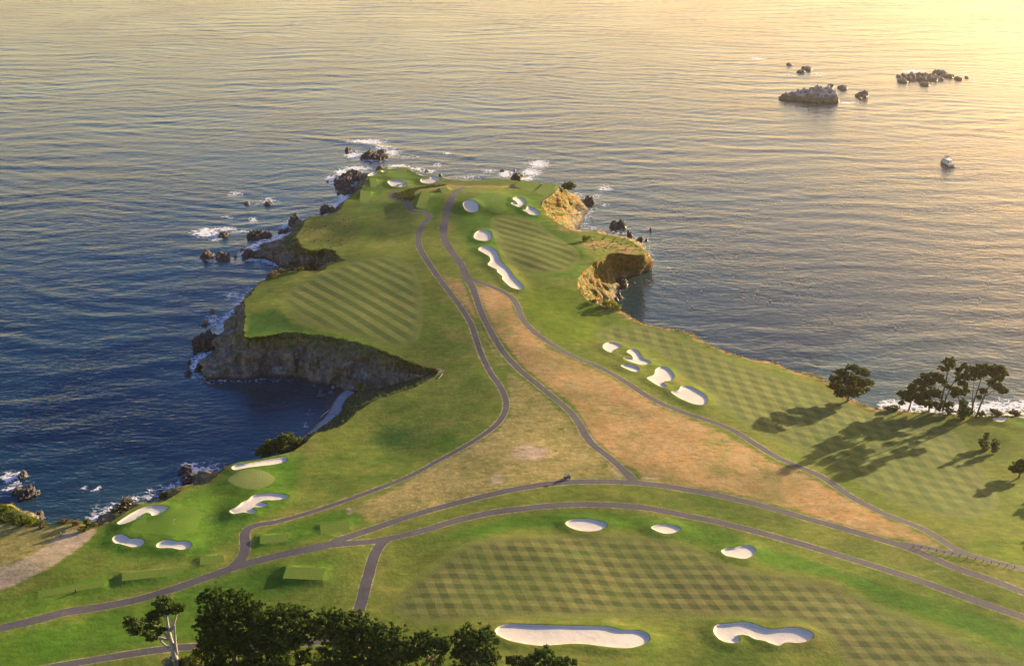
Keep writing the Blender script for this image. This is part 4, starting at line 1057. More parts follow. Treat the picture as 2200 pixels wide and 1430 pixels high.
def train(ang, lam, amp, seed, sharp=1.6):
    d = np.array([math.sin(ang), math.cos(ang)])
    ph = (wx @ d) / lam * 2 * math.pi + n2(sxy, lam * 5, 2, seed) * 2.6
    env = np.clip(.6 + .7 * n2(sxy, lam * 3.5, 2, seed + 1), .05, 1.6)
    return amp * env * (((np.sin(ph) * .5 + .5) ** sharp) * 2 - 1)
bay = sstep(60, 260, sxy[:, 0]) * (1 - sstep(850, 1050, sxy[:, 1]))
sz = train(.10, 21, .13, 71) * (.65 + .05 * bay) + train(-.12, 31, .13, 75) * (1 - .35 * bay) + train(.35, 14, .08, 79) * (1 - .5 * bay) + train(-.42, 11.0, .065, 83) * (1 - .6 * bay)
lee = np.ones(len(sxy))
lp = at([(600, 870), (1330, 640)], 0)
for q, r_ in ((lp[0], 60), (lp[1], 50)):
    lee *= 1 - .75 * np.exp(-((sxy - q) ** 2).sum(1) / r_ ** 2)
sz = np.where(core, sz * lee, 0)
# shoreward swell bars breaking off the tip
cb = at([(700,300),(760,306),(830,317),(900,326),(960,331),(1010,338)], 0)
dcb = dist_line(cb, sxy, False)
sz += np.where(core, np.clip(.6 + .5 * n2(sxy, 18, 2, 55), 0, 1) * .7 * np.exp(-(dcb / 4.0) ** 2), 0)
sscr = project(sxy, np.zeros(len(sxy)))
vis = (sxy[:, 1] > 190)
foam = np.zeros(len(sxy))
for fx, fy, rx, ry, st in FOAM:
    i = np.where(vis & (np.abs(sscr[:, 0] - fx) < rx * 3) & (np.abs(sscr[:, 1] - fy) < ry * 3))[0]
    foam[i] = np.maximum(foam[i], st * np.exp(-(((sscr[i, 0] - fx) / rx) ** 2 + ((sscr[i, 1] - fy) / ry) ** 2) * .62))
fl = foot[::3]
fu = ring_u[::3]
i = np.where(core & (sxy[:, 1] < 960))[0]
d2 = np.full(len(i), 1e9); who = np.zeros(len(i), int)
for k in range(len(fl)):
    dd = ((sxy[i] - fl[k]) ** 2).sum(1)
    b = dd < d2; d2[b] = dd[b]; who[b] = k
dsh = np.full(len(sxy), 60.0); dsh[i] = np.sqrt(d2)
su = np.full(len(sxy), 0.0); su[i] = fu[who]
def wv(a, b): return band(su, seg_of(a), seg_of(b), 2)
edge_st = .55 + .35 * wv((527, 723), (541, 631)) + .4 * wv((655, 534), (1172, 394)) - .3 * wv((769, 736), (601, 717)) - .25 * wv((1385, 542), (1756, 807)) + .1 * wv((4, 1084), (488, 1004))
foam = np.maximum(foam, edge_st * np.exp(-(dsh / 5.0) ** 2))
foam = np.maximum(foam, wv((1843, 866), (2480, 895)) * 1.0 * np.exp(-((dsh - 14) / 7.0) ** 2))
shal = np.maximum(np.exp(-dsh / 20.0) * .5, np.exp(-dsh / 55.0) * wv((1698, 795), (2480, 895)))
si = np.arange(len(sxy)).reshape(len(SY), len(SX))
sf = np.stack([si[:-1, :-1], si[:-1, 1:], si[1:, 1:], si[1:, :-1]], -1).reshape(-1, 4)
# drop what lies well under the land
landmask = inside(LAND, sxy) & (dist_line(ring[::4], sxy[:, :], False) > 6 if False else np.ones(len(sxy), bool))
deepin = landmask.copy()
m2 = si.copy()
lm = deepin.reshape(si.shape)
er = lm.copy()
for _ in range(3):
    e = er.copy(); e[1:] &= er[:-1]; e[:-1] &= er[1:]; e[:, 1:] &= er[:, :-1]; e[:, :-1] &= er[:, 1:]; er = e
flat = er.ravel()
sf = sf[~flat[sf].all(1)]

def sea_mat():
    t = NT('sea_water'); p = t.pos()
    w1 = t.vadd(p, t.vmul(t.noise(p, 60, 2, .5, 0, True), (16, 16, 0)))
    def rip(ang, lam, stretch, det, seed):
        mp = t.n('ShaderNodeMapping'); t.l(w1, mp.inputs[0]); mp.inputs['Rotation'].default_value = (0, 0, ang); mp.inputs['Scale'].default_value = (1 / stretch, 1, 1); mp.inputs['Location'].default_value = (seed, seed * 2, seed)
        return t.noise(mp.outputs[0], lam, det, .55)
    a = rip(.05, 5.2, 2.4, 3, 3); b = rip(-.28, 2.6, 2.0, 3, 11); c = rip(.35, 1.2, 1.6, 2, 23); d = rip(.1, 11.0, 2.6, 2, 31)
    gust = t.map(t.noise(p, 120, 3), .3, .7, .6, 1.15)
    hgt = t.math('ADD', t.math('ADD', t.math('MULTIPLY', a, .95), t.math('MULTIPLY', b, .8)), t.math('ADD', t.math('MULTIPLY', c, .28), t.math('MULTIPLY', d, .55)))
    hgt = t.math('MULTIPLY', t.math('MULTIPLY', hgt, gust), .36)
    col = t.mix(t.map(t.noise(p, 140, 3), .3, .7), (.001, .010, .026), (.002, .015, .030))
    kelp = t.map(t.noise(t.vadd(p, (40, 80, 0)), 30, 4, .7), .56, .72)
    col = t.mix(t.math('MULTIPLY', kelp, .5), col, (.030, .026, .028))
    col = t.mix(t.math('MULTIPLY', t.attr('shallow'), .75), col, (.05, .115, .105))
    fo = t.attr('foam')
    wv_ = t.vadd(p, t.vmul(t.noise(p, 6, 3, .6, 0, True), (7, 5, 0)))
    fa = t.map(t.noise(t.vmul(wv_, (.75, 1.15, 1)), 3.4, 6, .72), .32, .68, 0, 1, False)
    lace = t.map(t.vor(wv_, 2.6, 'Distance', 'DISTANCE_TO_EDGE'), .02, .30, .35, -.25)
    fn = t.math('ADD', fa, lace)
    fm = t.map(t.math('ADD', fn, t.math('MULTIPLY_ADD', fo, 1.25, -1.22)), .0, .62)
    fm = t.math('MULTIPLY', t.math('MULTIPLY', fm, t.map(fo, .05, .35)), .8)
    nrm = t.bump(hgt, 1.0, 1.0)
    w = t.n('ShaderNodeBsdfPrincipled')
    t.l(col, w.inputs['Base Color']); w.inputs['Roughness'].default_value = .12; w.inputs['IOR'].default_value = 1.333; w.inputs['Specular IOR Level'].default_value = .5
    t.l(nrm, w.inputs['Normal'])
    fb = t.n('ShaderNodeBsdfDiffuse'); fb.inputs[0].default_value = (.82, .80, .78, 1); t.l(t.bump(fn, .5, .6), fb.inputs['Normal'])
    ms = t.n('ShaderNodeMixShader'); t.l(fm, ms.inputs[0]); t.l(w.outputs[0], ms.inputs[1]); t.l(fb.outputs[0], ms.inputs[2])
    t.l(ms.outputs[0], t.out.inputs[0])
    return t.m
sea = mesh_obj('sea', np.column_stack([sxy, sz]), sf, sea_mat(), attrs={'foam': foam, 'shallow': shal})
tag(sea, kind='structure')

# ------------------------------------------------------------------ rocks in the sea
def mpp(xy, z=0.0):
    """metres per picture point at a place"""
    return (xy[1] * CP - (z - CAM_Z) * SP) / 2600.0
_ico = {}
def ico(sub):
    if sub not in _ico:
        bm = bmesh.new(); bmesh.ops.create_icosphere(bm, subdivisions=sub, radius=1.0)
        _ico[sub] = (np.array([v.co[:] for v in bm.verts]), np.array([[v.index for v in f.verts] for f in bm.faces])); bm.free()
    return _ico[sub]
def rock_mesh(lobes, seed, sub, rough=1.0):
    VV, FF, o = [], [], 0
    for k, (dx, dy, rx, ry, rz) in enumerate(lobes):
        v, f = ico(sub)
        q = v * np.array([rx, ry, rz])
        big = max(rx, ry)
        d = fbm(v * 1.6 + seed * 3.1 + k * 9, 4, seed, .55)
        rid = (1 - np.abs(fbm(v * 2.6 + seed * 1.7 + k * 5, 3, seed + 9))) - .6
        d, rid = d * rough, rid * rough
        q = q * np.stack([1 + .30 * d + .34 * rid, 1 + .30 * d + .34 * rid, 1 + .34 * d + .22 * rid], 1)
        q[:, 2] += .14 * big * fbm(v * 4 + seed, 3, seed + 3)
        st = np.floor(q[:, 2] / (rz * .3) + .5) * rz * .3
        q[:, 2] = q[:, 2] * .65 + st * .35
        q += np.array([dx, dy, 0])
        VV.append(q); FF.append(f + o); o += len(q)
    return np.concatenate(VV), np.concatenate(FF)
def rock(p, w, h, depth, label_, lobes=None, group='rocks in the sea', mat=None, z=0.0, name='sea_rock', seed=None, sub=None):
    """p waterline centre in the picture, w width in picture points, h height in metres, depth in metres"""
    p = np.asarray(p, float)
    seed = seed if seed is not None else int(p[0] * 7 + p[1] * 13) % 9973
    c = at(p, z)[0]
    R = w * mpp(c, z) / 2
    rng = random.Random(seed)
    if lobes is None:
        lobes = [(0, 0, .72, .9, 1.0)] + [(rng.uniform(-.55, .55), rng.uniform(-.5, .5), rng.uniform(.3, .5), rng.uniform(.35, .6), rng.uniform(.3, .7)) for _ in range(3)]
    L = [(a * R, b * depth / 2, max(.25, rx * R), max(.25, ry * depth / 2), max(.25, rz * h * .62)) for a, b, rx, ry, rz in lobes]
    s_ = sub or (4 if w > 20 else 3)
    v, f = rock_mesh(L, seed, s_, .4 if mat is M_ROCKFAR else .9)
    o = mesh_obj(name, v, f, mat or M_ROCK, smooth=False, loc=(c[0], c[1], z))
    return tag(o, label_, 'rock', group)
FARG = 'offshore rocks in the golden glare'
rock((1738, 212), 122, 15, 34, 'largest offshore rock, long and dark with a pale streaked dome at its right end', [(-.62,.1,.36,.5,.55),(-.2,.1,.4,.7,.8),(.22,.0,.45,.8,1.1),(.6,-.05,.4,.75,1.05),(.3,-.4,.5,.5,.6),(-.85,0,.2,.3,.3)], FARG, M_ROCKFAR, sub=5)
rock((1695, 139), 13, 3, 10, 'smallest and leftmost of the three rocks beyond the largest offshore rock', None, FARG, M_ROCKFAR)
rock((1733, 149), 34, 4, 16, 'wide dark rock beyond the largest offshore rock, to the right of its group of three', None, FARG, M_ROCKFAR)
rock((1721, 155), 26, 3, 9, 'low dark rock nearest the camera in the group of three behind the largest offshore rock', None, FARG, M_ROCKFAR)
rock((1785, 186), 17, 4, 12, 'dark rock just off the upper right of the largest offshore rock', None, FARG, M_ROCKFAR)
rock((1811, 190), 24, 4, 14, 'jagged low rock right of the dark one behind the largest offshore rock', None, FARG, M_ROCKFAR)
rock((1851, 206), 32, 7, 16, 'lone pointed rock standing in open water right of the largest offshore rock', [(.1,0,.6,.8,.8),(.5,.1,.4,.6,1.1),(-.5,-.1,.4,.5,.5)], FARG, M_ROCKFAR)
rock((1848, 212), 10, 2.4, 6, 'small rock at the foot of the lone pointed rock', None, FARG, M_ROCKFAR)
rock((1700, 215), 7, 1.5, 4, 'tiny rock in front of the left end of the largest offshore rock', None, FARG, M_ROCKFAR)
rock((1980, 168), 88, 2.7, 40, 'broad flat pale-topped reef, largest piece of the right-hand reef', [(-.5,0,.5,.7,.8),(.0,.1,.55,.8,.9),(.5,.0,.5,.7,.8)], FARG, M_ROCKFAR, sub=5)
rock((1931, 166), 16, 3.5, 12, 'leftmost rock of the right-hand reef, with foam at its foot', None, FARG, M_ROCKFAR)
rock((1938, 175), 26, 4, 16, 'dark rock at the lower left of the right-hand reef', None, FARG, M_ROCKFAR)
rock((1964, 172), 18, 3, 10, 'small dark rock tucked under the flat reef on its near side', None, FARG, M_ROCKFAR)
rock((2020, 158), 42, 5, 18, 'mossy rock at the far side of the right-hand reef', None, FARG, M_ROCKFAR)
rock((2036, 165), 40, 3.5, 14, 'low rock joining the flat reef to the rightmost ones', None, FARG, M_ROCKFAR)
rock((2058, 170), 24, 3, 12, 'flat rock second from the right end of the right-hand reef', None, FARG, M_ROCKFAR)
rock((2077, 167), 12, 2, 8, 'rightmost small rock of the right-hand reef', None, FARG, M_ROCKFAR)
rock((1987, 182), 27, 3.5, 14, 'oval rock apart from the right-hand reef on its near side', None, FARG, M_ROCKFAR)
TIP = 'rocks off the point'
rock((803, 337), 64, 6, 24, 'big dark stack beyond the tip of the point, with white water around it', [(-.25,.2,.42,.7,1.0),(.15,.0,.5,.7,.7),(.55,-.2,.42,.6,.5),(-.5,-.1,.3,.5,.5)], TIP, sub=5)
rock((748, 324), 18, 5, 9, 'rounded dark rock left of the big stack beyond the tip', None, TIP)
rock((822, 325), 26, 1.6, 8, 'flat wave-washed ledge behind the big stack beyond the tip', None, TIP)
rock((762, 326), 6, 1.6, 5, 'tiny rock between the rounded rock and the big stack beyond the tip', None, TIP)
rock((817, 364), 20, 4, 10, 'low rock behind the left shoulder of the tip, at the surf', None, TIP)
rock((917, 369), 12, 2, 5, 'small rock in the surf right of the tip green', None, TIP)
rock((946, 377), 10, 2, 5, 'little rock in the surf at the start of the far shore', None, TIP)
REEF = 'black reef left of the tip'
rock((757, 381), 52, 4.5, 22, 'upper block of the black reef under the leaf-shaped bunker', None, REEF, sub=5)
rock((742, 392), 52, 4.0, 20, 'broad middle block of the black reef left of the tip', None, REEF, sub=5)
rock((737, 402), 40, 3.0, 14, 'lower jutting shelf of the black reef left of the tip', None, REEF)
rock((748, 412), 36, 3.0, 14, 'low slab at the near end of the black reef', None, REEF)
rock((722, 388), 12, 2.2, 8, 'outlying rock on the seaward side of the black reef', None, REEF)
rock((728, 414), 10, 1.8, 6, 'small wet rock off the near end of the black reef', None, REEF)
rock((704, 390), 6, 1.4, 5, 'tiny rock awash farthest left of the black reef', None, REEF)
SH = 'rocks along the left shore'
rock((700, 452), 30, 4.5, 12, 'low black rock below the bright tee, reaching out to the left', None, SH)
rock((714, 455), 20, 5, 10, 'black rock against the shore below the bright tee', None, SH)
rock((634, 482), 28, 9, 12, 'blocky dark stack at the corner of the brushy headland', None, SH)
rock((556, 507), 58, 5, 16, 'long dark whaleback rock off the brushy headland', [(-.4,0,.5,.7,.9),(.1,.05,.5,.7,1.0),(.55,-.05,.4,.6,.7)], SH)
rock((603, 500), 14, 2.5, 6, 'small rock between the whaleback and the brushy headland', None, SH)
rock((617, 496), 16, 3, 8, 'dark rock touching the shore behind the whaleback', None, SH)
rock((480, 505), 22, 3, 10, 'black rock in the middle of the broad white surge, left of the whaleback', None, SH)
rock((446, 552), 34, 5, 12, 'left rock of the pair standing in open water off the brushy headland', None, SH)
rock((479, 553), 40, 4, 11, 'right rock of the pair standing in open water off the brushy headland', None, SH)
rock((506, 551), 8, 1.5, 4, 'tiny rock right of the pair off the brushy headland', None, SH)
rock((521, 537), 10, 1.5, 5, 'small rock beyond the low tip of the brushy headland', None, SH)
rock((535, 550), 34, 5, 12, 'low tip rock at the end of the brushy headland ridge', None, SH)
rock((577, 438), 22, 2.4, 8, 'black rock awash out beyond the whaleback, right of two', None, SH)
rock((532, 437), 14, 1.8, 6, 'black rock awash out beyond the whaleback, left of two', None, SH)
rock((456, 670), 14, 2, 6, 'dark rock awash below the edge of the west fairway', None, SH)
rock((441, 694), 18, 1.8, 6, 'flat rock awash off the tan slope of the west fairway', None, SH)
rock((446, 744), 66, 9, 18, 'large grey outcrop at the foot of the west fairway point', [(-.5,0,.45,.7,.8),(.0,.1,.5,.7,1.0),(.5,.15,.5,.6,.9),(-.1,-.3,.5,.5,.5)], SH, sub=5)
rock((406, 782), 9, 3, 5, 'upper of two small stacks off the big shaded cliff', None, SH)
rock((404, 802), 15, 2.5, 6, 'lower of two small rocks off the big shaded cliff', None, SH)
rock((433, 792), 26, 6, 10, 'dark rock at the corner of the big shaded cliff', None, SH)
rock((398, 1010), 38, 2.6, 7, 'wave-washed tilted ledge below the oval green', None, SH)
rock((404, 1030), 32, 3.6, 9, 'dark rock against the cliff below the oval green', None, SH)
rock((50, 1022), 22, 2.5, 6, 'small rock in white water at the left edge', None, SH)
rock((60, 1062), 50, 4, 10, 'dark rounded rock off the scrubby left bluff', None, SH)
rock((36, 1056), 20, 3, 6, 'low rock on the left side of the dark rounded rock by the left bluff', None, SH)
rock((84, 1112), 30, 4, 7, 'dark rock at the foot of the scrubby left bluff', None, SH)
EAST = 'rocks along the right shore'
rock((1111, 384), 36, 6.5, 14, 'squat brown stack in surf behind the headland green', None, EAST)
rock((1080, 367), 14, 1.4, 6, 'flat wet ledge left of the squat brown stack', None, EAST)
rock((1106, 366), 6, 1.5, 4, 'tiny rock beyond the squat brown stack', None, EAST)
rock((1327, 487), 36, 6, 14, 'twin-topped rock standing in the bay off the golden cliff', [(-.4,0,.5,.7,.8),(.35,.1,.5,.7,1.0),(0,-.2,.5,.5,.4)], EAST)
rock((1377, 518), 20, 4, 8, 'dark rock just off the golden promontory', None, EAST)
rock((1389, 517), 8, 1.5, 4, 'little rock on the bay side of the dark rock by the golden promontory', None, EAST)
rock((1398, 495), 6, 2, 4, 'tiny lone rock farthest out in the bay off the golden promontory', None, EAST)
rock((1352, 512), 20, 7, 9, 'dark rock on the far shore of the golden promontory', None, EAST)
rock((1266, 438), 30, 7, 12, 'dark rock at the far foot of the golden cliff', None, EAST)
rock((1338, 612), 30, 6, 10, 'dark rock in the shaded notch of the golden promontory', None, EAST)
rock((1394, 572), 16, 6, 8, 'rock at the outer corner of the golden promontory', None, EAST)
for bx, by, bw, lb in [(1316,650,14,'largest rubble boulder at the near foot of the golden promontory'),(1325,645,12,'rubble boulder just seaward of the largest one at the near foot of the golden promontory'),
                       (1334,640,10,'outermost rubble boulder at the near foot of the golden promontory'),(1322,655,11,'rubble boulder nearest the camera at the foot of the golden promontory'),
                       (1309,654,10,'innermost rubble boulder, against the bank at the foot of the golden promontory'),(1330,632,9,'smallest rubble boulder, farthest up the notch at the foot of the golden promontory')]:
    rock((bx, by), bw, 2.2, 3.5, lb, None, 'rubble boulders', name='boulder')
for p, w, lb in [((716.5, 833), 12, 'pale boulder at the inner end of the cove beach'), ((726, 831), 8, 'whitish round boulder beside the inner end of the cove beach')]:
    rock(p, w, 1.6, 2.2, lb, None, 'pale rocks of the cove', mat=rock_mat('pale_rock', (.22,.21,.2), (.36,.34,.33)), name='boulder', z=.3)
for p, w, lb in [((692, 850), 27, 'flat pale ledge awash in the shaded cove'), ((712, 843), 18, 'small pale ledge between the flat one and the cove beach'), ((690, 841), 12, 'little pale ledge close under the shaded cliff')]:
    rock(p, w, .9, 4.0, lb, None, 'pale rocks of the cove', mat=rock_mat('pale_ledge', (.16,.16,.16), (.27,.26,.26)), name='rock_ledge')

# ------------------------------------------------------------------ foliage
def leaves(centers, radii, per, size, rng, up=.5, squash=.8):
    """clumps of leaf-sized faces"""
    m = len(centers)
    cnt = m * per
    d = rng.normal(size=(cnt, 3)); d /= np.linalg.norm(d, axis=1)[:, None]
    rr = rng.random(cnt) ** .45
    R = np.repeat(radii, per)
    c = np.repeat(centers, per, 0) + d * (rr * R)[:, None] * np.array([1, 1, squash])
    nrm = d * .7 + rng.normal(size=(cnt, 3)) * .55 + np.array([0, 0, up])
    nrm /= np.linalg.norm(nrm, axis=1)[:, None]
    a = np.cross(nrm, rng.normal(size=(cnt, 3))); a /= np.linalg.norm(a, axis=1)[:, None]
    b = np.cross(nrm, a)
    s = size * rng.uniform(.6, 1.4, cnt)[:, None]
    V = np.stack([c - a * s - b * s * .35, c + a * s * .2 - b * s * .6, c + a * s + b * s * .3, c - a * s * .2 + b * s * .6], 1).reshape(-1, 3)
    F = np.arange(cnt * 4).reshape(-1, 4)
    tone = np.repeat(np.repeat(rng.random(m), per), 4)
    return V, F, tone
class Site:
    """turns picture-traced blobs into metres around a thing's base"""
    def __init__(s, view, base, z=None):
        s.view = view
        b = px(view, [base])[0]
        s.b = b
        if z is None:
            s.xy = on([b])[0]; s.z = float(height([s.xy])[0])
        else:
            s.xy = at([b], z)[0]; s.z = z
        s.m = mpp(s.xy, s.z)
        s.cos = math.hypot(s.xy[1], 0) / math.hypot(s.xy[1], CAM_Z - s.z)
        s.k = 1 / VIEWS[view][2]
    def loc(s): return (s.xy[0], s.xy[1], s.z)
    def p(s, q, dy=0.0):
        q = px(s.view, [q])[0]
        return np.array([(q[0] - s.b[0]) * s.m, dy, (s.b[1] - q[1]) * s.m / s.cos - dy * 0])
    def r(s, v): return v * s.k * s.m
def crown_mesh(site, lobes, seed, leaf, dens, puff=.34, up=.5, flat=.6, name='crown', mat=None, parent=None, depth=1.0, grow=1.0):
    rng = np.random.default_rng(seed)
    C, Rr = [], []
    for (cx, cy, rx, ry) in lobes:
        c = site.p((cx, cy)); a, bz = site.r(rx) * grow, site.r(ry) / site.cos * grow
        c[1] = rng.uniform(-.6, .6) * a * depth
        pr = min(puff * min(a, bz) + .15, .62 if grow > 1.2 else .9)
        k = max(8, int(dens * 3.2 * a * bz / (pr * pr)))
        d = rng.normal(size=(k, 3)); d /= np.linalg.norm(d, axis=1)[:, None]
        q = c + d * (rng.random(k) ** .5)[:, None] * np.array([a, a * .95 * depth, bz * flat + .1])
        C.append(q); Rr.append(pr * rng.uniform(.6, 1.25, k))
    C, Rr = np.concatenate(C), np.concatenate(Rr)
    keep = C[:, 2] > .2
    per = 24
    V, F, tone = leaves(C[keep], Rr[keep], per, leaf, rng, up, .62)
    return mesh_obj(name, V, F, mat, parent, False, {'tone': tone})
def tree(name, label_, view, base, trunk, lobes, mat, bark, seed, leaf=.40, dens=1.5, r0=.45, limbs=(), z=None, group=None, cat='tree', puff=.34, grow=1.0):
    s = Site(view, base, z)
    root = empty(name, s.loc(), label_, cat, group)
    rng = random.Random(seed)
    P = [s.p(q) for q in trunk]
    P[0][2] = min(P[0][2], -.4)
    for q in P[1:]: q[1] += rng.uniform(-.4, .4)
    rads = [r0 * (1 - .75 * i / max(1, len(P) - 1)) for i in range(len(P))]
    PP = catmull(np.column_stack([np.array(P), rads]), n=4)
    MB().tube(PP[:, :3], PP[:, 3], 8).build('trunk', bark, root, True)
    for lb in limbs:
        L = [s.p(q) for q in lb]
        rr = [r0 * (.55 - .38 * i / max(1, len(L) - 1)) for i in range(len(L))]
        Q = catmull(np.column_stack([np.array(L), rr]), n=4)
        MB().tube(Q[:, :3], Q[:, 3], 7).build('limb', bark, root, True)
    # twigs reaching into the foliage pads
    tw = MB()
    top = np.array(P)
    for (cx, cy, rx, ry) in lobes:
        c = s.p((cx, cy))
        j = int(np.argmin(np.abs(top[:, 2] - (c[2] - .25 * abs(c[0] - top[:, 0].mean())))))
        a = top[j]
        if np.linalg.norm(c - a) > .4:
            tw.tube([a, (a + c) / 2 + np.array([0, rng.uniform(-.3, .3), -.2]), c], [r0 * .28, r0 * .2, r0 * .1], 5)
    if tw.v: tag(tw.build('branches', bark, root, True), kind='stuff')
    crown_mesh(s, lobes, seed, leaf, dens, puff, name='crown', mat=mat, parent=root, grow=grow, flat=.85 if grow > 1 else .6)
    return root
def bush(label_, view, base, lobes, mat, seed, leaf=.26, dens=1.3, z=None, name='shrub', group=None, puff=.4):
    s = Site(view, base, z)
    root = empty(name, s.loc(), label_, 'shrub', group)
    crown_mesh(s, lobes, seed, leaf, dens, puff, .4, .9, 'foliage', mat, root, 1.0)
    st = MB()
    for k in range(3):
        l = lobes[k % len(lobes)]
        c = s.p((l[0], l[1]))
        st.tube([(0, 0, -.4), (c[0] * .5, 0, c[2] * .5), (c[0], 0, max(.3, c[2]))], [.12, .09, .05], 5)
    st.build('stem', M_BARK, root, True)
    return root

CY = 'cypresses along the bottom of the picture'
tree('cypress_tree', 'lone cypress with forked pale grey trunk and flat dark pads, leftmost of the cypresses', 'D', (490, 735), [(490,735),(472,620),(455,520),(445,420),(452,300),(460,200)],
     [(440,180,105,60),(590,225,75,65),(400,245,70,40),(180,375,120,55),(300,385,95,50),(100,325,55,32),(280,480,60,40),(390,405,60,35),(490,250,60,35),(330,280,70,35),(220,440,60,35)], M_CYP, M_GREYBARK, 1, r0=.95,
     limbs=[[(495,640),(500,520),(515,380)],[(470,600),(400,560),(340,480)],[(470,430),(520,340),(552,270)],[(455,500),(420,470),(390,410)]], group=CY, dens=1.6, leaf=.32)
tree('cypress_tree', 'tallest and darkest cypress, next to the lone forked one, covering the path end', 'D', (1045, 800), [(1045,800),(1040,650),(1040,500),(1000,300),(1000,180)],
     [(1000,150,170,65),(850,170,105,42),(1150,165,105,60),(950,270,180,70),(1120,300,150,80),(880,390,150,70),(1060,430,160,80),(850,520,130,50),(960,580,180,80),(1150,560,100,70),(900,690,160,70),(800,370,70,40),(780,500,70,40)], M_CYP, M_BARK, 2, r0=.9, group=CY, dens=.95, grow=1.22, leaf=.30)
tree('cypress_tree', 'slim cypress squeezed between the tallest one and the rounded one', 'D', (1190, 820), [(1190,820),(1220,600),(1260,400),(1285,280)],
     [(1240,720,110,60),(1300,255,80,45),(1270,340,105,60),(1310,430,105,70),(1250,620,120,70),(1350,560,90,60),(1230,480,90,60)], M_CYP, M_BARK, 3, r0=.6, group=CY, dens=.95, grow=1.22, leaf=.30)
tree('cypress_tree', 'rounded broad cypress above a short pinkish trunk, third in the dense row', 'D', (1640, 770), [(1640,770),(1640,650),(1600,540),(1560,400)],
     [(1460,700,110,55),(1700,600,70,50),(1560,285,150,45),(1450,330,110,55),(1680,335,120,55),(1560,400,220,70),(1660,480,170,60),(1480,500,120,60),(1400,620,100,55),(1560,555,120,45)], M_CYP, M_BARK, 4, r0=.7, group=CY, dens=.95, grow=1.22, leaf=.30)
tree('cypress_tree', 'cypress whose flat top hides the foot of the spur path', 'D', (1990, 790), [(1990,790),(1985,650),(1980,520),(1960,400)],
     [(1900,620,80,50),(2080,600,90,55),(1960,325,140,40),(1860,370,90,48),(2080,345,120,45),(1960,420,180,60),(2100,460,130,70),(1880,480,100,45),(2000,550,120,40)], M_CYP, M_BARK, 5, r0=.7, group=CY, dens=.95, grow=1.22, leaf=.30)
tree('cypress_tree', 'spreading cypress immediately right of the foot of the spur path', 'E', (195, 610), [(195,610),(190,450),(180,330)],
     [(100,500,110,50),(280,510,100,45),(90,195,120,45),(230,235,130,48),(60,290,100,60),(180,330,160,60),(300,320,110,52),(120,420,120,50),(300,420,100,52)], M_CYP, M_BARK, 6, r0=.7, group=CY, dens=.95, grow=1.22, leaf=.30)
tree('cypress_tree', 'dense cypress in the middle right of the row, dark to the bottom edge', 'E', (440, 650), [(440,650),(450,500),(440,330)],
     [(430,640,120,45),(340,600,80,40),(430,280,130,40),(500,340,110,50),(400,380,130,50),(480,450,130,60),(430,540,120,52),(340,500,80,52),(560,400,80,45)], M_CYP, M_BARK, 7, r0=.7, group=CY, dens=.95, grow=1.22, leaf=.30)
tree('cypress_tree', 'umbrella-topped cypress with open forked limbs over yellow flowers', 'E', (775, 640), [(775,640),(785,500),(800,400)],
     [(790,318,130,32),(900,308,80,28),(680,350,90,38),(840,365,110,38),(720,410,90,38),(630,455,60,45),(930,345,60,32)], M_CYP, M_BARK, 8, r0=.5, limbs=[[(785,500),(840,460),(890,400)],[(780,510),(740,470),(690,410)]], group=CY, dens=.95, grow=1.22, leaf=.30)
tree('cypress_tree', 'low wide cypress touching the end of the very long bunker', 'E', (1200, 640), [(1200,640),(1195,500),(1200,400)],
     [(1200,620,150,45),(1080,590,80,40),(1190,325,150,40),(1300,358,110,48),(1080,370,110,45),(1200,430,190,60),(1100,480,120,50),(1320,450,100,52),(1150,540,150,45),(1020,450,60,42)], M_CYP, M_BARK, 9, r0=.6, group=CY, dens=.95, grow=1.22, leaf=.30)
tree('cypress_tree', 'small dark cypress top poking up at the bottom edge below the very long bunker', 'E', (1835, 770), [(1835,770),(1840,640),(1850,540)],
     [(1850,500,85,42),(1760,530,85,40),(1900,560,95,45),(1800,610,120,50)], M_CYP, M_BARK, 10, r0=.5, group=CY, dens=.95, grow=1.22, leaf=.30)
tree('cypress_tree', 'greyish half-bare cypress top at the bottom edge, left of the small dark top', 'E', (1585, 770), [(1585,770),(1590,640),(1605,520)],
     [(1610,508,75,22),(1540,545,75,28),(1640,560,65,35)], M_SHRUB, M_GREYBARK, 11, r0=.45, limbs=[[(1595,620),(1600,540),(1625,470)]], group=CY, dens=1.2)
tree('cypress_tree', 'last low cypress top of the row at the bottom edge', 'E', (2035, 780), [(2035,780),(2030,660),(2025,580)],
     [(2010,540,80,26),(2080,560,60,26),(1970,590,70,38)], M_CYP, M_BARK, 12, r0=.45, group=CY, dens=.95, grow=1.22, leaf=.30)
bush('bright yellow-green bush under the tallest cypress', 'D', (690, 680), [(690,625,55,30),(660,650,40,22),(725,640,35,24)], M_YELLOW, 21)
bush('dark low bush between the lone cypress and the yellow-green bush', 'D', (600, 745), [(600,700,70,40),(540,715,50,30),(660,720,60,30)], M_SHRUB, 22)
bush('round blue-grey bush at the foot of the lone cypress', 'D', (410, 770), [(410,715,55,38),(440,730,40,30)], M_GREYLEAF, 23, leaf=.18, dens=2.2)
bush('yellow flowering bush under the umbrella-topped cypress, at the bottom edge', 'E', (655, 575), [(655,545,30,16)], M_YELLOW, 24)
bush('small yellow flowering bush beside the trunk of the umbrella-topped cypress', 'E', (750, 525), [(750,508,24,14)], M_YELLOW, 25)
bush('dark understorey bush at the bottom edge below the rounded cypress', 'D', (1400, 760), [(1400,700,90,50),(1500,720,70,40)], M_SHRUB, 26)
bush('black-green understorey bush at the bottom edge under the rounded cypress trunk', 'D', (1650, 790), [(1600,740,110,40),(1720,720,80,36)], M_CYP, 29)
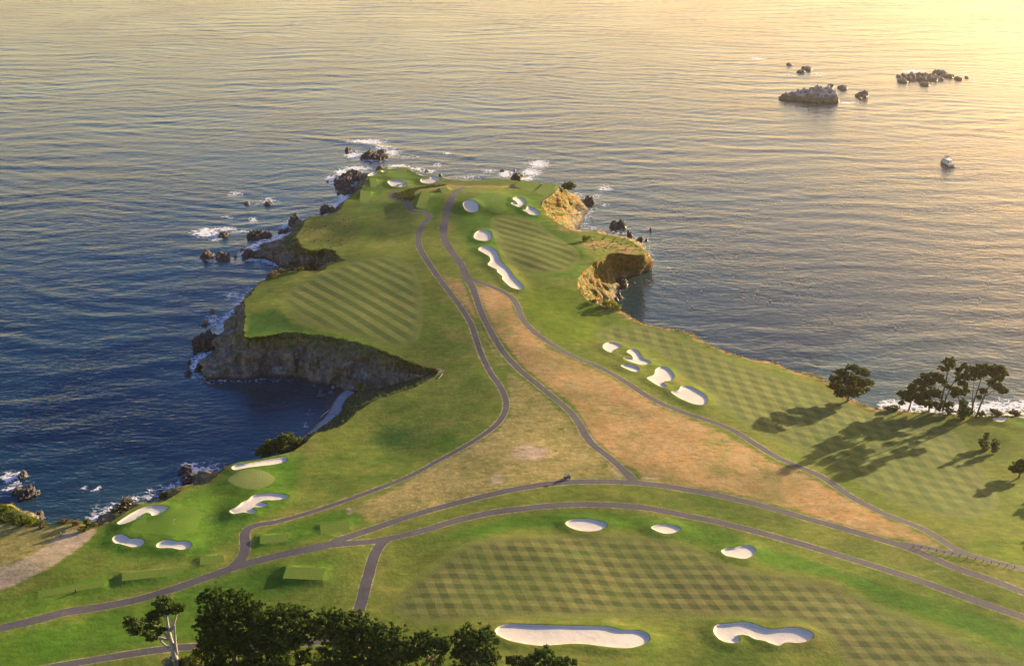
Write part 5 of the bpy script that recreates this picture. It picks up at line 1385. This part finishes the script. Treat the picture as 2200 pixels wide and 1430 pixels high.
bush('dark understorey bush at the bottom edge under the dense middle cypress', 'E', (470, 620), [(520,560,70,40),(580,575,50,30)], M_CYP, 30)
US = 'understorey along the bottom edge'
for lb, xc, yc, w_, sd in [('dark understorey bush under the left side of the tallest cypress', 470, 1428, 26, 301), ('dark understorey bush right under the trunk of the tallest cypress', 530, 1430, 30, 302),
                           ('dark understorey bush under the slim squeezed cypress', 590, 1430, 28, 303), ('dark understorey bush under the cypress hiding the spur path', 705, 1432, 30, 304),
                           ('dark understorey bush right of the cypress hiding the spur path', 755, 1430, 26, 305), ('dark understorey bush under the spreading cypress', 808, 1432, 28, 306)]:
    bush(lb, 'Z', (xc, yc + 14), [(xc - w_ * .4, yc, w_ * .8, 12), (xc + w_ * .5, yc - 3, w_ * .8, 13), (xc, yc - 8, w_ * .6, 9)], M_CYP, sd, leaf=.28, group=US, dens=1.6)
bush('olive understorey bush at the bottom edge between two trunks', 'D', (1830, 740), [(1830,690,80,50)], M_SHRUB, 27)
bush('black-green bush at the foot of the umbrella-topped cypress', 'E', (830, 620), [(830,550,60,50),(870,520,40,35)], M_CYP, 28)
PN = 'pines in the grove by the bay'
tree('pine_tree', 'lone round pine at the edge of the bay fairway, apart from the grove', '7', (790, 578), [(790,578),(790,480),(800,380)],
     [(800,332,60,22),(870,350,60,30),(720,368,60,27),(690,420,60,27),(780,410,100,42),(880,420,70,36),(930,432,45,20),(690,465,60,24),(800,480,110,34),(890,492,60,20),(720,500,60,25),(830,530,60,22)], M_PINE, M_BARK, 31, leaf=.36, dens=1.7, r0=.5, cat='tree')
tree('pine_tree', 'short spreading pine at the left end of the grove', 'F', (385, 950), [(385,950),(400,800),(420,640),(440,540)],
     [(300,680,95,38),(430,640,85,38),(235,710,55,30),(470,720,100,45),(330,760,75,38),(255,830,55,22),(520,800,80,50),(460,515,65,36),(400,592,50,22),(560,650,75,50)], M_PINE, M_BARK, 32, r0=.4, dens=1.3, group=PN, grow=1.15)
tree('pine_tree', 'stepped pine second from the left of the grove, full to the ground', 'F', (700, 975), [(700,975),(700,800),(690,600),(690,420)],
     [(690,415,65,48),(570,455,75,48),(640,500,85,48),(770,450,75,48),(620,580,85,42),(740,680,105,42),(780,722,65,48),(650,760,85,50),(600,850,80,45),(720,840,80,50),(830,500,60,32),(500,520,65,34)], M_PINE, M_BARK, 33, r0=.42, dens=1.3, group=PN, grow=1.15)
tree('pine_tree', 'tallest pine of the grove with a long bare trunk and small top tuft', 'F', (870, 965), [(870,965),(880,750),(900,450),(912,260),(900,170)],
     [(890,170,66,34),(950,205,48,38),(820,203,45,18),(960,262,38,24),(880,262,45,22),(820,322,65,30),(880,332,40,24),(930,590,55,22)], M_PINE, M_BARK, 34, r0=.45, dens=.95, group=PN, grow=1.15)
tree('pine_tree', 'slanting pine leaning right with a small crown, beside the tallest one', 'F', (918, 955), [(918,955),(950,740),(1010,560),(1080,420),(1140,310)],
     [(1150,268,66,34),(1205,302,45,36),(1060,320,45,32),(1050,382,38,24),(1190,370,45,24),(1080,470,38,30),(970,600,45,22)], M_PINE, M_BARK, 35, r0=.42, limbs=[[(935,900),(930,740),(905,640)]], dens=1.0, group=PN, grow=1.15)
tree('pine_tree', 'low thin pine leaning left in the middle of the grove', 'F', (1172, 965), [(1172,965),(1160,830),(1100,690),(1080,640)],
     [(1050,620,58,32),(1130,660,65,40),(1185,692,45,30),(1060,702,58,30)], M_PINE, M_BARK, 36, r0=.35, dens=1.0, group=PN, grow=1.15)
tree('pine_tree', 'two-stemmed pine with a wide flat crown, second from the right of the grove', 'F', (1375, 1015), [(1375,1015),(1375,850),(1400,640),(1430,480),(1440,380)],
     [(1440,308,105,40),(1330,350,75,44),(1240,470,105,34),(1150,530,75,26),(1340,430,85,34),(1420,400,85,40),(1520,340,65,48),(1230,640,55,28)], M_PINE, M_BARK, 37, r0=.42, limbs=[[(1370,940),(1340,720),(1330,540),(1330,440)]], dens=1.3, group=PN, grow=1.15)
tree('pine_tree', 'pine with a forked bare trunk at the right end of the grove', 'F', (1445, 1060), [(1445,1060),(1480,900),(1520,740),(1560,600),(1610,450)],
     [(1640,318,105,46),(1720,370,75,46),(1785,402,45,22),(1600,400,85,40),(1690,470,75,32),(1590,530,65,38),(1700,600,85,38),(1790,650,75,38),(1480,660,62,34),(1440,752,42,22)], M_PINE, M_BARK, 38, r0=.45, limbs=[[(1528,730),(1640,670),(1745,640)]], dens=1.3, group=PN, grow=1.15)
bush('dark round bush under the slanting pine of the grove', 'F', (935, 1000), [(930,900,95,60),(1030,870,70,50),(850,930,60,45),(1000,950,80,40)], M_SHRUB, 41, leaf=.3)
bush('large dark juniper-like bush at the foot of the two-stemmed pine', 'F', (1250, 1110), [(1240,920,90,90),(1310,980,80,80),(1200,1000,90,80),(1270,1060,110,60),(1190,850,50,50)], M_CYP, 42, leaf=.3)
bush('sunlit yellow-green bush right of the forked pine', 'F', (1550, 1052), [(1545,1015,65,28),(1500,1025,40,22)], M_YELLOW, 43)
bush('brown dry bush on the shore right of the yellow-green one', 'F', (1740, 1040), [(1740,985,95,40),(1690,970,50,25),(1800,1000,50,28)], M_BROWN, 44)
bush('pale straggly bush on the shore near the right edge', 'F', (2060, 1040), [(2060,1000,90,32),(1990,1010,40,20)], M_BROWN, 45)
bush('low green bush on the shore edge below the straggly one', 'F', (2090, 1062), [(2080,1045,70,16)], M_SHRUB, 46)
bush('dark low bush on the shore left of the short spreading pine', 'F', (200, 960), [(180,930,80,26),(100,930,50,20)], M_SHRUB, 47)
bush('dark low bush at the shore midway between lone pine and grove', 'F', (40, 960), [(40,925,55,28)], M_SHRUB, 48)
bush('small upright bush on the slope below the right-hand bunker, left of two', '7', (1835, 940), [(1835,845,25,32),(1830,890,34,34),(1838,915,30,24)], M_SHRUB, 49, leaf=.3)
bush('small round bush on the slope below the right-hand bunker, right of two', '7', (1915, 968), [(1915,905,34,32),(1915,938,34,22)], M_SHRUB, 50, leaf=.3)
tree('pine_tree', 'dark rounded tree at the right edge of the picture below the grove', '7', (2105, 1165), [(2105,1165),(2105,1120),(2108,1060)], [(2105,1075,50,34),(2080,1115,50,30),(2145,1105,45,36),(2120,1050,35,22)], M_PINE, M_BARK, 51, r0=.4)
OFFR = 'trees just outside the right edge'
for k, (q, hh, lb) in enumerate([((2330, 1035), 11, 'bushy pine outside the right edge, farthest up the slope'), ((2375, 1085), 13, 'bushy pine outside the right edge, second down the slope'), ((2310, 1130), 8, 'smallest bushy pine outside the right edge, nearest the frame'), ((2420, 1130), 14, 'tallest bushy pine outside the right edge, farthest out')]):
    s_ = Site('Z', q)
    h_ = hh / s_.m * s_.cos
    tree('pine_tree', lb, 'Z', q, [q, (q[0], q[1] - h_ * .5), (q[0] + 2, q[1] - h_ * .85)],
         [(q[0], q[1] - h_ * .85, h_ * .3, h_ * .16), (q[0] - h_ * .2, q[1] - h_ * .62, h_ * .3, h_ * .16), (q[0] + h_ * .22, q[1] - h_ * .6, h_ * .3, h_ * .17), (q[0], q[1] - h_ * .42, h_ * .42, h_ * .15)], M_PINE, M_BARK, 60 + k, r0=.4, group=OFFR, leaf=.45, dens=1.2)
# left side
tree('coast_oak', 'dark spreading trees rising from the cliff at the end of the cove beach', '4', (745, 1100), [(745,1100),(740,1070),(735,1030)],
     [(780,965,70,32),(690,1005,70,34),(830,985,50,30),(625,1062,60,26),(730,1050,95,30),(850,1030,38,26),(740,985,50,30),(660,1040,60,28)], M_SHRUB, M_BARK, 71, z=7.0, leaf=.32, r0=.35)
bush('windswept dark bush on the far corner of the golden cliff', 'B', (1165, 305), [(1165,250,50,24),(1200,268,45,24),(1140,272,40,22),(1180,290,60,18)], M_CYP, 72, z=19.0, leaf=.3)
bush('dark round bush casting a shadow on the lip of the headland fairway', 'B', (1340, 795), [(1340,765,34,26),(1320,778,26,18)], M_SHRUB, 73)
bush('round green bush at the near end of the golden promontory', '6', (885, 178), [(885,155,45,20),(930,170,30,18),(850,150,25,14)], M_YELLOW, 74)
bush('dark small bush on the lip just left of the round green bush', '6', (785, 142), [(785,130,26,11)], M_SHRUB, 75)
bush('reddish-brown rounded bush on the bank behind the curved bunker', 'N', (360, 640), [(330,590,70,34),(400,600,55,28),(290,610,50,28)], M_BROWN, 76, z=8, leaf=.22)
bush('dark green bush on the bank below the reddish one', 'N', (300, 700), [(280,672,60,32),(220,695,60,30),(340,660,40,24)], M_SHRUB, 77, z=7, leaf=.22)
bush('small dark bush on the bank between curved bunker and cliff rocks', 'N', (720, 540), [(720,500,40,26),(690,520,40,26)], M_SHRUB, 78, z=9, leaf=.22)
LB = 'bushes on the left bluff'
for lb, base, lobes, mt, sd in [
  ('tall green bush on the left bluff, nearest the left edge of the dirt slope', (215,465), [(210,380,75,50),(230,430,70,40)], M_SHRUB, 81),
  ('dark green bush right of the tall green bush on the left bluff', (355,475), [(355,385,50,45),(370,440,55,40)], M_SHRUB, 82),
  ('golden bush at the lower end of the scrubby left bluff', (500,475), [(500,425,75,40),(440,430,40,30)], M_YELLOW, 83),
  ('grey-green low bush at the left edge on the bluff', (40,435), [(30,400,50,28),(80,420,40,25)], M_SHRUB, 84),
  ('brown bush with a long shadow in the dip of the left bluff', (660,505), [(660,485,45,22)], M_BROWN, 85),
  ('brown and green bush nearest the sea edge, left of two by the dirt', (1130,490), [(1130,450,60,30),(1200,430,50,34)], M_BROWN, 86),
  ('dark bush at the sea edge above the corner of the dirt slope', (1400,525), [(1380,455,70,45),(1430,480,60,40),(1330,430,40,28)], M_SHRUB, 87),
  ('bright yellow-green bush in front of the dark one by the dirt slope', (1290,565), [(1280,520,75,34),(1330,540,50,25)], M_YELLOW, 88),
  ('low tan bush on the crest of the left bluff', (1000,440), [(1000,420,70,18),(930,430,50,14)], M_BROWN, 89),
  ('grassy golden hummock on top of the left bluff', (90,225), [(90,190,80,28),(150,220,60,22)], M_YELLOW, 90)]:
    bush(lb, 'H', base, lobes, mt, sd, leaf=.2, group=LB)
RB = 'bushes on the rim of the west fairway'
for lb, base, lobes in [('large brown bush at the left end of the rim row above the inlet', (640,530), [(640,505,45,20),(610,515,30,16)]),
                        ('brown bush second in the rim row above the inlet', (690,510), [(690,490,36,18)]),
                        ('small bush third in the rim row above the inlet', (735,495), [(735,481,20,10)]),
                        ('low green bush at the right end of the rim row above the inlet', (820,490), [(815,476,50,10)])]:
    bush(lb, 'C', base, lobes, M_BROWN if 'brown' in lb else M_SHRUB, int(base[0]), leaf=.22, group=RB)
bush('bright yellow bush on the gully side above the cove beach', 'K', (940, 400), [(940,300,45,45),(935,360,35,35)], M_YELLOW, 95, z=7.5, leaf=.24)

# ------------------------------------------------------------------ brush that nobody could count
def scatter(name, P, R, mat, seed, leaf=.2, per=14, up=.5):
    V, F, tone = leaves(np.asarray(P), np.asarray(R), per, leaf, np.random.default_rng(seed), up, .6)
    return tag(mesh_obj(name, V, F, mat, None, False, {'tone': tone}), kind='stuff')
rng = np.random.default_rng(12)
M_GULLY = leaf_mat('gully_leaf', (.07, .095, .045), (.115, .14, .065), (.16, .18, .05))
def cliff_pts(a, b, r0_, r1_, count):
    ia, ib = np.searchsorted(ring_u, [seg_of(a), seg_of(b)])
    c = rng.integers(ia, max(ib, ia + 1), count); r = rng.integers(r0_, r1_, count)
    return CV[r, c] + rng.normal(size=(count, 3)) * .3
P = cliff_pts((661, 948.5), (916, 819), 1, 25, 4200)
scatter('gully_brush', P, rng.uniform(.3, 1.1, len(P)), M_GULLY, 1, .2)
P = cliff_pts((940, 799), (853, 766), 0, 14, 500)
scatter('gully_head_brush', P, rng.uniform(.3, .8, len(P)), M_SHRUB, 2, .18)
P = np.concatenate([cliff_pts((892, 782), (530, 726), 0, 3, 900), cliff_pts((524, 645), (746, 559), 0, 3, 700), cliff_pts((733, 555), (636, 505), 0, 8, 900), cliff_pts((636, 505), (787, 386), 0, 8, 600)])
scatter('rim_brush', P, rng.uniform(.2, .55, len(P)), M_SHRUB, 3, .16)
P = cliff_pts((1300, 659), (2200, 893), 0, 5, 2400)
scatter('golden_shore_brush', P, rng.uniform(.2, .7, len(P)), leaf_mat('golden_leaf', (.17, .15, .02), (.24, .18, .03), (.30, .21, .04)), 14, .17)
P = cliff_pts((1197, 398), (1300, 659), 0, 9, 700)
scatter('golden_rim_brush', P, rng.uniform(.2, .7, len(P)), leaf_mat('rim_leaf', (.075, .10, .02), (.13, .145, .025), (.20, .15, .035)), 4, .17)
P = np.concatenate([cliff_pts((4, 1084), (488, 1004), 0, 16, 1200), cliff_pts((1197, 398), (1300, 659), 1, 9, 350), cliff_pts((1447, 706), (2000, 886), 1, 6, 600)])
scatter('dry_brush', P, rng.uniform(.2, .6, len(P)), M_BROWN, 5, .16)
def in_poly_pts(poly_px, count):
    W = on(poly_px); lo, hi = W.min(0), W.max(0)
    q = rng.uniform(lo, hi, (count * 6, 2)); q = q[inside(W, q)][:count]
    return np.column_stack([q, height(q) + .15])
dune = px('A', [(1310,835),(1330,800),(1500,775),(1700,740),(1900,725),(1920,745),(1750,772),(1500,805),(1440,850),(1440,950),(1380,975),(1130,925),(1120,865)])
P = in_poly_pts(dune, 520)
scatter('dune_brush', P, rng.uniform(.3, .9, len(P)), M_SHRUB, 6, .22)
P = np.concatenate([in_poly_pts([(1262,505),(1345,512),(1382,540),(1310,540),(1275,545)], 130), in_poly_pts([(0,1092),(60,1110),(105,1127),(60,1130),(0,1122)], 160), in_poly_pts([(652,472),(700,466),(765,470),(750,535),(675,532),(650,500)], 120)])
scatter('headland_tussocks', P, rng.uniform(.2, .6, len(P)), M_SHRUB, 7, .18)
# floating kelp in the bay
rng = np.random.default_rng(77)
kc = []
for _ in range(130):
    q = (rng.uniform(1380, 2200), rng.uniform(360, 700))
    if q[1] > 660 and q[0] < 1500: continue
    c = at(q, 0)[0]
    for j in range(rng.integers(2, 9)):
        kc.append((c[0] + rng.normal() * 5, c[1] + rng.normal() * 3.5))
kc = np.array(kc)
kv, kf = [], []
for (x, y) in kc:
    a = rng.uniform(0, 6.28); L = rng.uniform(.25, .95); W_ = L * .35
    o = len(kv)
    for sx, sy in ((-L, -W_), (L * .3, -W_ * 1.4), (L, W_ * .5), (-L * .2, W_ * 1.3)):
        kv.append((x + sx * math.cos(a) - sy * math.sin(a), y + sx * math.sin(a) + sy * math.cos(a), .62))
    kf.append((o, o + 1, o + 2, o + 3))
tag(mesh_obj('floating_kelp', kv, kf, plain('kelp', (.24, .13, .055), .6), None, False), kind='stuff')

# ------------------------------------------------------------------ motor boat
WHITE = plain('white_paint', (.72, .70, .66), .35, .5, .06)
GLASS = plain('dark_glass', (.03, .035, .045), .08, .6, .1)
NAVY = plain('navy_canvas', (.03, .035, .12), .8, .2)
TEAK = plain('deck', (.42, .34, .26), .7, .2)
STEEL = plain('steel', (.5, .5, .5), .3, .5, .1, .8)
def boat():
    c = at((2033, 352), 0)[0]
    root = empty('motor_boat', (c[0], c[1], .35), 'white cabin cruiser with blue canopy lying in the bay, seen from its stern', 'boat', None, math.radians(99))
    L, B = 16.0, 5.6
    N_ = 14
    secs = []
    for i in range(N_):
        t = i / (N_ - 1)
        x = -L / 2 + L * t
        w = B / 2 * (1 if t < .45 else max(.03, 1 - ((t - .45) / .55) ** 2.1))
        top = 1.5 + .9 * t * t
        secs.append([(x + (.5 * t), -w, top), (x + .25 * t, -w * .93, .7), (x, -w * .7, -.1), (x, 0, -.6), (x, w * .7, -.1), (x + .25 * t, w * .93, .7), (x + .5 * t, w, top)])
    V = [p for s in secs for p in s]; F = []
    for i in range(N_ - 1):
        for k in range(6): F.append((i * 7 + k, (i + 1) * 7 + k, (i + 1) * 7 + k + 1, i * 7 + k + 1))
    F.append(tuple(range(7)))
    mesh_obj('hull', V, F, WHITE, root)
    dk = [p for s in secs for p in ((s[0][0], s[0][1] * .94, s[0][2] - .12), (s[6][0], s[6][1] * .94, s[6][2] - .12))]
    mesh_obj('deck', dk, [(2 * i, 2 * i + 2, 2 * i + 3, 2 * i + 1) for i in range(N_ - 1)], TEAK, root, False)
    MB().box((-.2, 0, 2.35), (7.6, 3.9, 2.0), 0, .88).build('cabin', WHITE, root)
    w_ = MB()
    for sy in (-1, 1):
        for k in range(3): w_.box((-2.4 + k * 2.1, sy * 1.86, 2.55), (1.5, .14, .65))
    w_.box((3.42, 0, 2.6), (.2, 2.8, .75)); w_.box((-3.86, .9, 2.3), (.14, 1.0, 1.3))
    w_.build('window', GLASS, root)
    MB().box((-1.4, 0, 3.45), (6.6, 3.6, .22)).build('upper_deck', WHITE, root)
    MB().box((1.5, 0, 3.9), (.9, 2.8, .8), 0, .8).build('flybridge', WHITE, root)
    pl_ = MB()
    for sx in (-1.8, 1.4):
        for sy in (-1.4, 1.4): pl_.tube([(sx, sy, 3.5), (sx, sy, 5.1)], [.05, .05], 6)
    pl_.build('canopy_post', STEEL, root)
    MB().box((-.2, 0, 5.15), (3.8, 3.2, .16), 0, .95).build('canopy', NAVY, root)
    rl = MB()
    pts = [(s[0][0], s[0][1] * .95, s[0][2] + .75) for s in secs[7:]] + [(s[6][0], s[6][1] * .95, s[6][2] + .75) for s in reversed(secs[7:])]
    rl.tube(pts, [.04] * len(pts), 5)
    for s in secs[7:]:
        for e in (0, 6): rl.tube([(s[e][0], s[e][1] * .95, s[e][2] - .1), (s[e][0], s[e][1] * .95, s[e][2] + .75)], [.03, .03], 5)
    rl.build('rail', STEEL, root)
    MB().box((-9.0, 0, .35), (1.2, 4.2, .18)).build('swim_platform', TEAK, root)
    MB().tube([(-.9, 0, 5.2), (-1.2, 0, 7.2)], [.06, .03], 6).build('mast', STEEL, root)
boat()

# ------------------------------------------------------------------ golf cart, fence, flags, small things
def cart():
    s = Site('L', (322, 318))
    root = empty('golf_cart', s.loc(), 'dark golf cart parked on the grass beside the main road', 'golf cart', None, math.radians(200))
    dark = plain('cart_paint', (.05, .055, .09), .35, .5); blk = plain('rubber', (.02, .02, .02), .8)
    roofm = plain('cart_roof', (.13, .14, .18), .5)
    MB().box((0, 0, .42), (2.3, 1.15, .22)).box((.85, 0, .68), (.55, 1.1, .42), 0, .8).box((-.8, 0, .7), (.75, 1.15, .35), 0, .92).build('body', dark, root)
    MB().box((-.25, 0, .78), (.5, 1.05, .16)).box((-.5, 0, 1.05), (.12, 1.05, .5)).build('seat', plain('cart_seat', (.28, .25, .22), .7), root)
    MB().box((-.05, 0, 1.86), (1.75, 1.2, .08), 0, .94).build('roof', roofm, root)
    for sx in (-.8, .68):
        for sy in (-.5, .5): MB().tube([(sx, sy, .6), (sx * .92, sy, 1.84)], [.03, .03], 6).build('roof_post', blk, root)
    MB().tube([(.55, .25, .8), (.3, .25, 1.15)], [.025, .025], 6).build('steering_column', blk, root)
    for sx in (-.8, .8):
        for sy in (-.56, .56):
            w = MB().tube([(sx, sy - .1, .24), (sx, sy + .1, .24)], [.25, .25], 14).build('wheel', blk, root)
            MB().tube([(sx, sy - .11, .24), (sx, sy + .11, .24)], [.12, .12], 10).build('rim', STEEL, w)
    MB().box((-1.05, 0, 1.1), (.3, .8, .7), 0, .9).build('golf_bag', plain('bag', (.45, .43, .42), .7), root)
cart()
WOOD = plain('weathered_wood', (.13, .10, .075), .9, .1, .3)
def fence():
    q = px('M', [(565,312),(680,320),(795,343),(905,368),(1018,398),(1135,418),(1250,444),(1365,470),(1485,489),(1595,524),(1715,549),(1830,574),(1945,595),(2060,620)])
    P = on(q); Z_ = height(P)
    root = empty('post_fence', (P[0][0], P[0][1], Z_[0]), 'row of short wooden posts with a rail beside the right-hand path fork', 'fence')
    L = [(P[i][0] - P[0][0], P[i][1] - P[0][1], Z_[i] - Z_[0]) for i in range(len(P))]
    for x, y, z in L: MB().tube([(x, y, z - .3), (x, y, z + .95)], [.12, .10], 8).build('post', WOOD, root, True)
    for i in range(len(L) - 1):
        a, b = L[i], L[i + 1]
        MB().tube([(a[0], a[1], a[2] + .7), ((a[0] + b[0]) / 2, (a[1] + b[1]) / 2, (a[2] + b[2]) / 2 + .58), (b[0], b[1], b[2] + .7)], [.03, .03, .03], 5).build('rail', WOOD, root, True)
fence()
CLOTH = plain('flag_cloth', (.78, .76, .72), .8, .1)
def flag(view, base, label_, tall=2.4):
    s = Site(view, base)
    root = empty('flagstick', s.loc(), label_, 'flagstick', 'flagsticks on the greens')
    MB().tube([(0, 0, -.1), (0, 0, tall)], [.03, .02], 6).build('pole', WHITE, root, True)
    v = [(i * .16, .05 * math.sin(i * 1.3), tall - .02 - j * .42 + .02 * math.sin(i)) for j in range(2) for i in range(5)]
    mesh_obj('flag', v, [(i, i + 1, 6 + i, 5 + i) for i in range(4)], CLOTH, root)
flag('N', (1657, 378), 'white flag on its stick on the oval green above the near bay')
flag('A', (1315, 590), 'flagstick on the small green at the tip of the point')
flag('B', (440, 430), 'flagstick on the headland green between the hooked and oval bunkers')
flag('N', (800, 830), 'flagstick on the pear-shaped green')
def log(view, a, b, z, label_, r=.28):
    A_, B_ = [at(px(view, [q]), z)[0] for q in (a, b)]
    c = (A_ + B_) / 2
    o = MB().tube([(A_[0] - c[0], A_[1] - c[1], 0), (0, .1, .08), (B_[0] - c[0], B_[1] - c[1], .05)], [r, r * .9, r * .6], 8).build('driftwood_log', plain('driftwood', (.42, .36, .29), .9, .1), None, True)
    o.location = (c[0], c[1], z + r * .6)
    tag(o, label_, 'log', 'driftwood on the cove beach')
log('K', (390, 755), (500, 660), .7, 'pale log lying along the waterline of the cove beach', .35)
log('K', (495, 692), (680, 680), 1.3, 'thin pale log lying across the cove beach', .25)
def edging(view, pts, label_, w, h, col, cat, name):
    P = catmull(on(px(view, pts)), .8); Z_ = height(P)
    o = np.array([P[0][0], P[0][1], Z_[0]])
    b = MB().tube([(p[0] - o[0], p[1] - o[1], z - o[2] + h * .5) for p, z in zip(P, Z_)], [w] * len(P), 6).build(name, plain(name, col, .9, .1), None, True)
    b.location = o
    tag(b, label_, cat)
edging('B', [(1078,288),(1050,318),(1020,348),(985,378),(950,400),(925,420),(916,445)], 'low pale kerb along the cliff edge beside the two mown tees', .16, .22, (.25, .225, .16), 'kerb', 'kerb')
edging('K', [(2010,218),(2045,190),(2075,148)], 'curved pale timber edging at the head of the gully', .14, .2, (.27, .235, .17), 'edging', 'timber_edging')
def sign():
    s = Site('B', (680, 1300))
    root = empty('signpost', s.loc(), 'small dark marker post beside the path below the long lightning-shaped bunker', 'post')
    MB().box((0, 0, .8), (.16, .16, 1.8)).build('post', WOOD, root)
    MB().box((0, -.1, 1.6), (.7, .06, .4)).build('board', WOOD, root)
sign()
def bin_(view, base, label_):
    s = Site(view, base)
    root = empty('tee_bin', s.loc(), label_, 'bin', 'small dark tee markers')
    MB().tube([(0, 0, 0), (0, 0, .9)], [.25, .28], 10).build('barrel', plain('bin_green', (.03, .035, .03), .6), root, True)
    MB().tube([(0, 0, .9), (0, 0, 1.0)], [.32, .26], 10).build('lid', plain('bin_lid', (.05, .05, .05), .5), root, True)
bin_('1', (443, 1005), 'small dark bin on the long tee nearest the dirt slope')
bin_('H', (1297, 580), 'dark bin by the bushes at the corner of the dirt slope')
def person():
    s = Site('H', (940, 660))
    J = [(0,0,.95),(0,0,1.2),(0,.01,1.42),(0,.02,1.52),(0,.03,1.68),(.19,0,1.40),(.24,.05,1.12),(.22,.22,.95),(-.19,0,1.40),(-.26,.06,1.12),(-.2,.24,1.0),
         (.1,0,.9),(.11,.03,.5),(.12,-.03,.06),(.12,.12,.03),(-.1,0,.9),(-.12,.1,.5),(-.13,.02,.06),(-.13,.17,.03)]
    R_ = [.16,.15,.15,.06,.11,.075,.05,.04,.075,.05,.04,.095,.065,.05,.045,.095,.065,.05,.045]
    Eg = [(0,1),(1,2),(2,3),(3,4),(2,5),(5,6),(6,7),(2,8),(8,9),(9,10),(0,11),(11,12),(12,13),(13,14),(0,15),(15,16),(16,17),(17,18)]
    root = empty('person', s.loc(), 'person in teal clothing standing on the bare dirt slope', 'person', None, math.radians(-60))
    def skin(nm, idx_, mat, extra=0.0):
        m = {j: i for i, j in enumerate(idx_)}
        me = bpy.data.meshes.new(nm)
        me.from_pydata([J[j] for j in idx_], [(m[a], m[b]) for a, b in Eg if a in m and b in m], [])
        o = bpy.data.objects.new(nm, me); COL.objects.link(o); o.parent = root
        md = o.modifiers.new('skin', 'SKIN'); md.use_smooth_shade = True
        for i, j in enumerate(idx_): me.skin_vertices[0].data[i].radius = (R_[j] + extra, R_[j] + extra); 
        me.skin_vertices[0].data[0].use_root = True
        o.modifiers.new('sub', 'SUBSURF').levels = 1
        o.modifiers['sub'].render_levels = 1
        me.materials.append(mat)
    skin('body', list(range(19)), plain('skin', (.45, .30, .22), .6))
    skin('jacket', [0,1,2,5,6,8,9], plain('teal_cloth', (.02, .28, .27), .8), .025)
    skin('trousers', [0,11,12,13,15,16,17], plain('dark_cloth', (.05, .08, .09), .8), .02)
    v, f = ico(2)
    q = v[:, :] * np.array([.125, .13, .10]) + np.array([0, .01, 1.76])
    mesh_obj('hair', q, f, plain('hair', (.05, .035, .025), .8), root)
person()

# ------------------------------------------------------------------ air
hz = NT('air')
pv = hz.n('ShaderNodeVolumePrincipled')
pv.inputs['Color'].default_value = (.95, .88, .78, 1)
pv.inputs['Density'].default_value = .000045
pv.inputs['Anisotropy'].default_value = .8
hz.l(pv.outputs[0], hz.out.inputs['Volume'])
hb = MB().box((0, 0, (CAM_Z + 6 - 4) / 2), (24000, 24000, CAM_Z + 6 + 4))
haze = hb.build('haze', hz.m)
tag(haze, kind='stuff')
